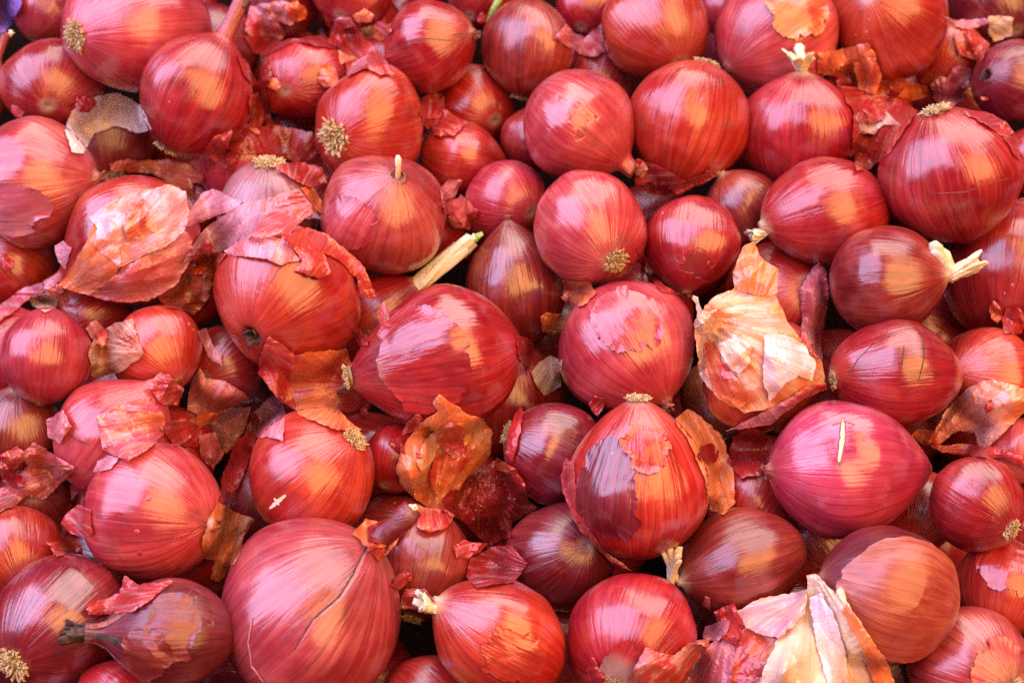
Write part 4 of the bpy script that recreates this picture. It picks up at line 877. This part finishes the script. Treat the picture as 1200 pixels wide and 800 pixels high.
# right
S("curled orange and lilac skin lying on the orange onion with the collapsed neck", ('rust', 'lilac', 'straw'), (1090, 520), [(1087, 520), (1096, 504), (1104, 487), (1118, 470), (1132, 456), (1148, 447), (1164, 444), (1184, 450), (1204, 456), (1232, 470), (1220, 492), (1200, 484), (1170, 513), (1150, 530), (1142, 506), (1121, 506), (1100, 520)], puff=8, crum=3.5, patch=.4)
S("red strip under the curled orange and lilac skin", ('red', 'pink', 'pink'), (1090, 530), [(1090, 522), (1130, 520), (1170, 524), (1210, 540), (1210, 552), (1176, 538), (1140, 534), (1104, 530)], puff=3, crum=1.5)
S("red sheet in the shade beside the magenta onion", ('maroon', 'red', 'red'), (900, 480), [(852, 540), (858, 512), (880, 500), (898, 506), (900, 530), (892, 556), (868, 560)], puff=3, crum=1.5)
# lower right wrappers
S("brown red skin sheet fanned out beside the matt crimson onion", ('tan', 'red', 'straw'), (860, 720), [(732, 806), (744, 780), (756, 758), (774, 764), (791, 767), (807, 753), (833, 747), (828, 760), (808, 784), (792, 806)], puff=6, crum=2.5)
S("lilac sheet with long straight veins, fanned out beside the cream wrapper", ('lilac', 'pink', 'lilac'), (852, 735), [(796, 808), (812, 784), (832, 754), (851, 741), (861, 759), (860, 782), (858, 808)], puff=5, crum=2)
S("folded strip of pink tan skin hanging from the twisted straw", ('pink', 'tan', 'lilac'), (830, 690), [(815, 741), (818, 716), (826, 698), (832, 700), (832, 714), (854, 728), (842, 749), (828, 747)], puff=4, crum=1.5)
S("pointed bright red skin teeth on the matt crimson onion", 'red', (700, 830), [(668, 808), (676, 782), (684, 790), (694, 766), (703, 784), (714, 806)], puff=3, crum=1)
S("red brown inner skin under the cream wrapper", ('red', 'tan', 'rust'), (940, 670), [(855, 808), (860, 776), (866, 750), (872, 732), (892, 742), (914, 750), (934, 770), (940, 808)], puff=6, crum=2)
S("cream and white papery wrapper coming to a tall point", ('straw', 'straw', 'straw'), (950, 660), [(945, 674), (956, 672), (966, 681), (979, 696), (986, 684), (992, 704), (1004, 722), (1017, 742), (1038, 772), (1052, 808), (890, 808), (896, 780), (908, 756), (922, 726), (942, 704), (946, 690)], puff=10, crum=4, parent="cream", name="sheet", patch=.2, gloss=.35)
S("", ('white', 'white', 'white'), (950, 660), [(948, 700), (962, 694), (976, 716), (990, 760), (996, 808), (972, 808), (958, 760)], puff=4, crum=2, parent="cream", name="white_layer", gloss=.3)
S("", ('straw', 'lilac', 'white'), (960, 690), [(858, 716), (870, 713), (883, 704), (902, 698), (924, 696), (946, 690), (944, 718), (926, 736), (912, 748), (886, 741), (862, 729)], puff=5, crum=2.5, parent="cream", name="flap", gloss=.3)
S("", ('rust', 'tan', 'rust'), (950, 660), [(992, 706), (1016, 742), (1038, 772), (1051, 808), (1026, 808), (1014, 770), (1000, 740), (986, 716)], puff=5, crum=1.5, parent="cream", name="orange_edge")
# little things
sp = Soup(); V, F = tube([at(572, 26, .93), at(578, 12, .925), at(588, -6, .92)], [.0016, .0022, .0024], None, 7); sp.add(V, F)
g = mesh_obj("sprout", sp.V, sp.F, M_GREEN); g['label'] = "small green sprout poking up between onions"; g['category'] = "sprout"
S("torn white collar of skin on the grimy brown onion", ('white', 'white', 'white'), (128, 215), [(76, 152), (84, 130), (108, 114), (140, 109), (166, 124), (178, 152), (160, 156), (136, 148), (110, 156), (98, 180), (84, 178)], puff=2.5, crum=1.5, gloss=.3)
S("", ('red', 'rust', 'white'), (70, 340), [(150, 240), (168, 232), (176, 250), (166, 276), (150, 284), (144, 262)], puff=3, crum=2.5, parent='wrap2', name='inner_layer')
for lb_, tn_, cv_, pl_ in (
  ("red crumpled skin above the orange and lilac flake", ('red', 'pink', 'lilac'), (230, 450), [(170, 446), (198, 438), (216, 456), (208, 476), (186, 470)]),
  ("maroon skin below the pink petal with the white base", ('maroon', 'red', 'lilac'), (250, 490), [(188, 500), (212, 488), (238, 500), (232, 524), (204, 522)]),
  ("pink curl of skin on the shoulder of the round rose onion", ('pink', 'lilac', 'white'), (250, 570), [(232, 510), (252, 506), (263, 530), (250, 550), (236, 536)]),
  ("red shred under the tall necked onion's root tip", ('red', 'pink', 'rust'), (280, 140), [(236, 180), (252, 160), (272, 152), (268, 172), (254, 190)]),
  ("red sheet in the hollow left of the rosy onion with the hooked stub", ('maroon', 'red', 'lilac'), (340, 240), [(320, 196), (350, 189), (378, 196), (384, 216), (362, 219), (340, 208)]),
  ("lilac shred beside the shoulder of the large orange red onion", ('pink', 'lilac', 'white'), (240, 290), [(222, 320), (240, 312), (250, 332), (240, 354), (226, 346)]),
  ("purple pink shred behind the lilac and red flap", ('plum', 'lilac', 'lilac'), (300, -20), [(300, 6), (330, 0), (354, 12), (342, 30), (316, 24)]),
  ("red curl between the rosy onion with the hooked stub and the egg shaped onion", ('red', 'pink', 'rust'), (540, 300), [(518, 242), (540, 228), (560, 246), (550, 270), (528, 264)]),
  ("maroon strip under the orange red onion behind the neck knot", ('maroon', 'red', 'rust'), (560, 160), [(498, 138), (520, 128), (548, 142), (532, 160), (508, 158)]),
  ("orange red strip beside the purple stem stub", ('red', 'rust', 'rust'), (430, 680), [(430, 642), (446, 612), (468, 600), (476, 618), (460, 642), (444, 658)]),
  ("red skin tongue in the gap right of the tall necked onion", ('maroon', 'red', 'rust'), (300, 200), [(292, 112), (302, 108), (310, 132), (304, 160), (292, 150)]),
  ("pink shred under the small round pink onion", ('pink', 'lilac', 'lilac'), (60, 520), [(54, 492), (74, 480), (84, 500), (70, 520), (56, 512)]),
  ("red brown shred beside the shaded dark onion", ('red', 'tan', 'rust'), (20, 560), [(0, 532), (20, 522), (34, 534), (20, 548), (0, 550)]),
  ("orange red sheet right of the dry straw flower", ('red', 'rust', 'straw'), (1000, 160), [(1000, 74), (1020, 68), (1034, 88), (1026, 112), (1006, 104)]),
  ("red sheet between the plum coloured onion and the dark purple onion", ('maroon', 'red', 'rust'), (1160, 100), [(1116, 40), (1140, 36), (1160, 52), (1150, 72), (1124, 66)]),
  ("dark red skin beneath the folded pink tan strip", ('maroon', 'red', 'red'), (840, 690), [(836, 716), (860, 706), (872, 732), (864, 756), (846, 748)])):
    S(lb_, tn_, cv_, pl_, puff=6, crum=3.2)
CRUMBS = []
wf = random.Random(5)
for k in range(250):
    x, y = wf.uniform(5, 1195 if k % 2 else 560), wf.uniform(5, 795); r = wf.uniform(6, 21) * (0.75 + 0.25 * y / 400); a0 = wf.uniform(0, 6.28)
    d = CAMR @ ray(x, y); hgt = first_hit(d.normalized())
    if hgt is None: continue
    hp = CAMP + d.normalized() * hgt
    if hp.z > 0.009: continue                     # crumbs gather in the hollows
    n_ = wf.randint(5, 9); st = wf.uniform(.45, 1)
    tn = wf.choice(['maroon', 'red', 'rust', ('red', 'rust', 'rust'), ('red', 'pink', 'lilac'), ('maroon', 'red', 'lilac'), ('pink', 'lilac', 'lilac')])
    nm = {'maroon': 'dark red', 'red': 'red', 'rust': 'orange'}.get(tn, 'pink' if tn[0] == 'pink' else 'reddish') if isinstance(tn, str) or tn[0] == 'pink' else 'reddish'
    c_, s_ = math.cos(a0), math.sin(a0); P_ = []
    for q in range(n_):
        rr = r * wf.uniform(.6, 1.3); t = 6.283 * q / n_; ux, uy = rr * math.cos(t), rr * math.sin(t) * st; P_.append((x + ux * c_ - uy * s_, y + ux * s_ + uy * c_))
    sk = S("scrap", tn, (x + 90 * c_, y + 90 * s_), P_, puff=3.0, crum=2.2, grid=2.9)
    CRUMBS.append((sk, x, y, nm))
# ------------------------------------------------------------------ leave out what nothing shows of; name the deep onions by what they lie beneath
hits_of = {}
bv = [(o['obj'], world_bvh([o])) for o in ON]
allV, allF, own = [], [], []
for k, o in enumerate(ON):
    b = len(allV); allV += [o['M'] @ v for v in o['V']]; allF += [tuple(i + b for i in f) for f in o['F']]; own += [k] * len(o['F'])
whole = BVHTree.FromPolygons(allV, allF)
where = {}
for yy in range(0, 800, 3):
    for xx in range(0, 1200, 3):
        d = (CAMR @ ray(xx, yy)).normalized(); h_ = whole.ray_cast(CAMP, d)
        if h_[0] is None: continue
        k = own[h_[2]]
        if any((lambda q: q[0] is not None and q[3] < h_[3])(s_.ray_cast(CAMP, d)) for s_ in surf[1:] if ON[k].get('group') == "onions deep in the heap"): continue
        where.setdefault(k, []).append((xx, yy))
TAGS = [("neat round root disc", "pale pink onion with the round root disc"), ("tall skin neck", "onion with the tall skin neck"), ("torn pale wrapper", "onion in the torn pale wrapper"),
 ("reaches right into", "rosy onion with the dried neck"), ("straw coloured root fringe", "greyish lilac onion"), ("shrivelled neck hole", "large orange red onion"), ("curly white roots", "white rooted onion"),
 ("hooked dry stub", "rosy onion with the hooked stub"), ("reddish cap", "dark brown egg shaped onion"), ("golden button", "rose onion with the golden root button"), ("short skin neck pointing", "lilac sheened onion"),
 ("grey green root tip", "copper red onion"), ("dry flower of straw", "scarlet onion with the straw flower"), ("wispy root", "big striped onion"), ("frayed straw neck", "sideways crimson onion"),
 ("neck thread", "onion hanging neck down"), ("like a bow", "olive brown onion with the bent stem"), ("broad faint stripes", "large scarlet onion"), ("cream scraps on its crown", "small round pink onion"),
 ("brown papery jacket", "onion in the papery jacket"), ("cracked neck pointing", "smooth pale pink onion"), ("narrowed to the left", "large lilac and orange onion"), ("rectangular torn nick", "plump pink onion"),
 ("trailing yellow thread", "bristly plum onion"), ("upright striped", "upright striped onion"), ("facing the pale wrapper", "oval cracked onion"), ("white slit", "magenta onion"), ("tan root button", "ruby onion"),
 ("ending in a ragged edge", "orange red onion with the ragged edge"), ("tan bristle tuft", "dusky pink onion with the bristle tuft"), ("scratchy stripes", "matt brownish orange onion"), ("twisted bundle", "onion with the twisted straw neck"),
 ("under torn skin teeth", "matt crimson onion"), ("flattened straw tuft", "scarlet orange onion"), ("biggest onion", "biggest onion"), ("white scratches", "onion with the white scratches"), ("wart like dots", "round rose onion"),
 ("cream root knob", "plum and amber onion"), ("dry streaked neck lies", "onion with the dark streaked neck"), ("small dry neck knot", "glossy striped onion"), ("dark root pointing down", "brownish green onion"), ("one white speck", "onion with one white speck"),
 ("peeled patch", "onion with the peeled orange patch"), ("orange sheen above", "large onion with the orange sheen"), ("black scarred hollow", "dark purple scarred onion"), ("collapsed reddish neck", "onion with the collapsed neck"), ("speckled brown", "speckled brown onion")]
named = []
for o in ON:
    for key, tg in TAGS:
        if key in o['label']: named.append((o, tg))
used = set()
def between(head, mx, my):
    near = sorted(named, key=lambda t: math.hypot(t[0]['x'] - mx, t[0]['y'] - my) - t[0]['r'])
    for i2 in range(1, 7):
        for i1 in range(i2):
            lb = "%s between the %s and the %s" % (head, near[i1][1], near[i2][1]); ky = (head,) + tuple(sorted((near[i1][1], near[i2][1])))
            if ky not in used and len(lb.split()) <= 16: used.add(ky); return lb
    return None
gone = 0
for k, o in enumerate(ON):
    if o.get('group') != "onions deep in the heap": continue
    pts = where.get(k, [])
    if len(pts) < 6:
        for ch in list(o['obj'].children): bpy.data.objects.remove(ch)
        bpy.data.objects.remove(o['obj']); gone += 1; continue
    lb = between("shaded onion deep", *np.mean(pts, 0))
    if lb: o['obj']['label'] = lb
for sk, x, y, nm in CRUMBS:
    sk['label'] = between("small %s skin scrap" % nm, x, y) or between("little %s skin shred" % nm, x, y) or "small loose skin scrap in a hollow of the heap"
print("left out", gone)
bpy.context.view_layer.update()
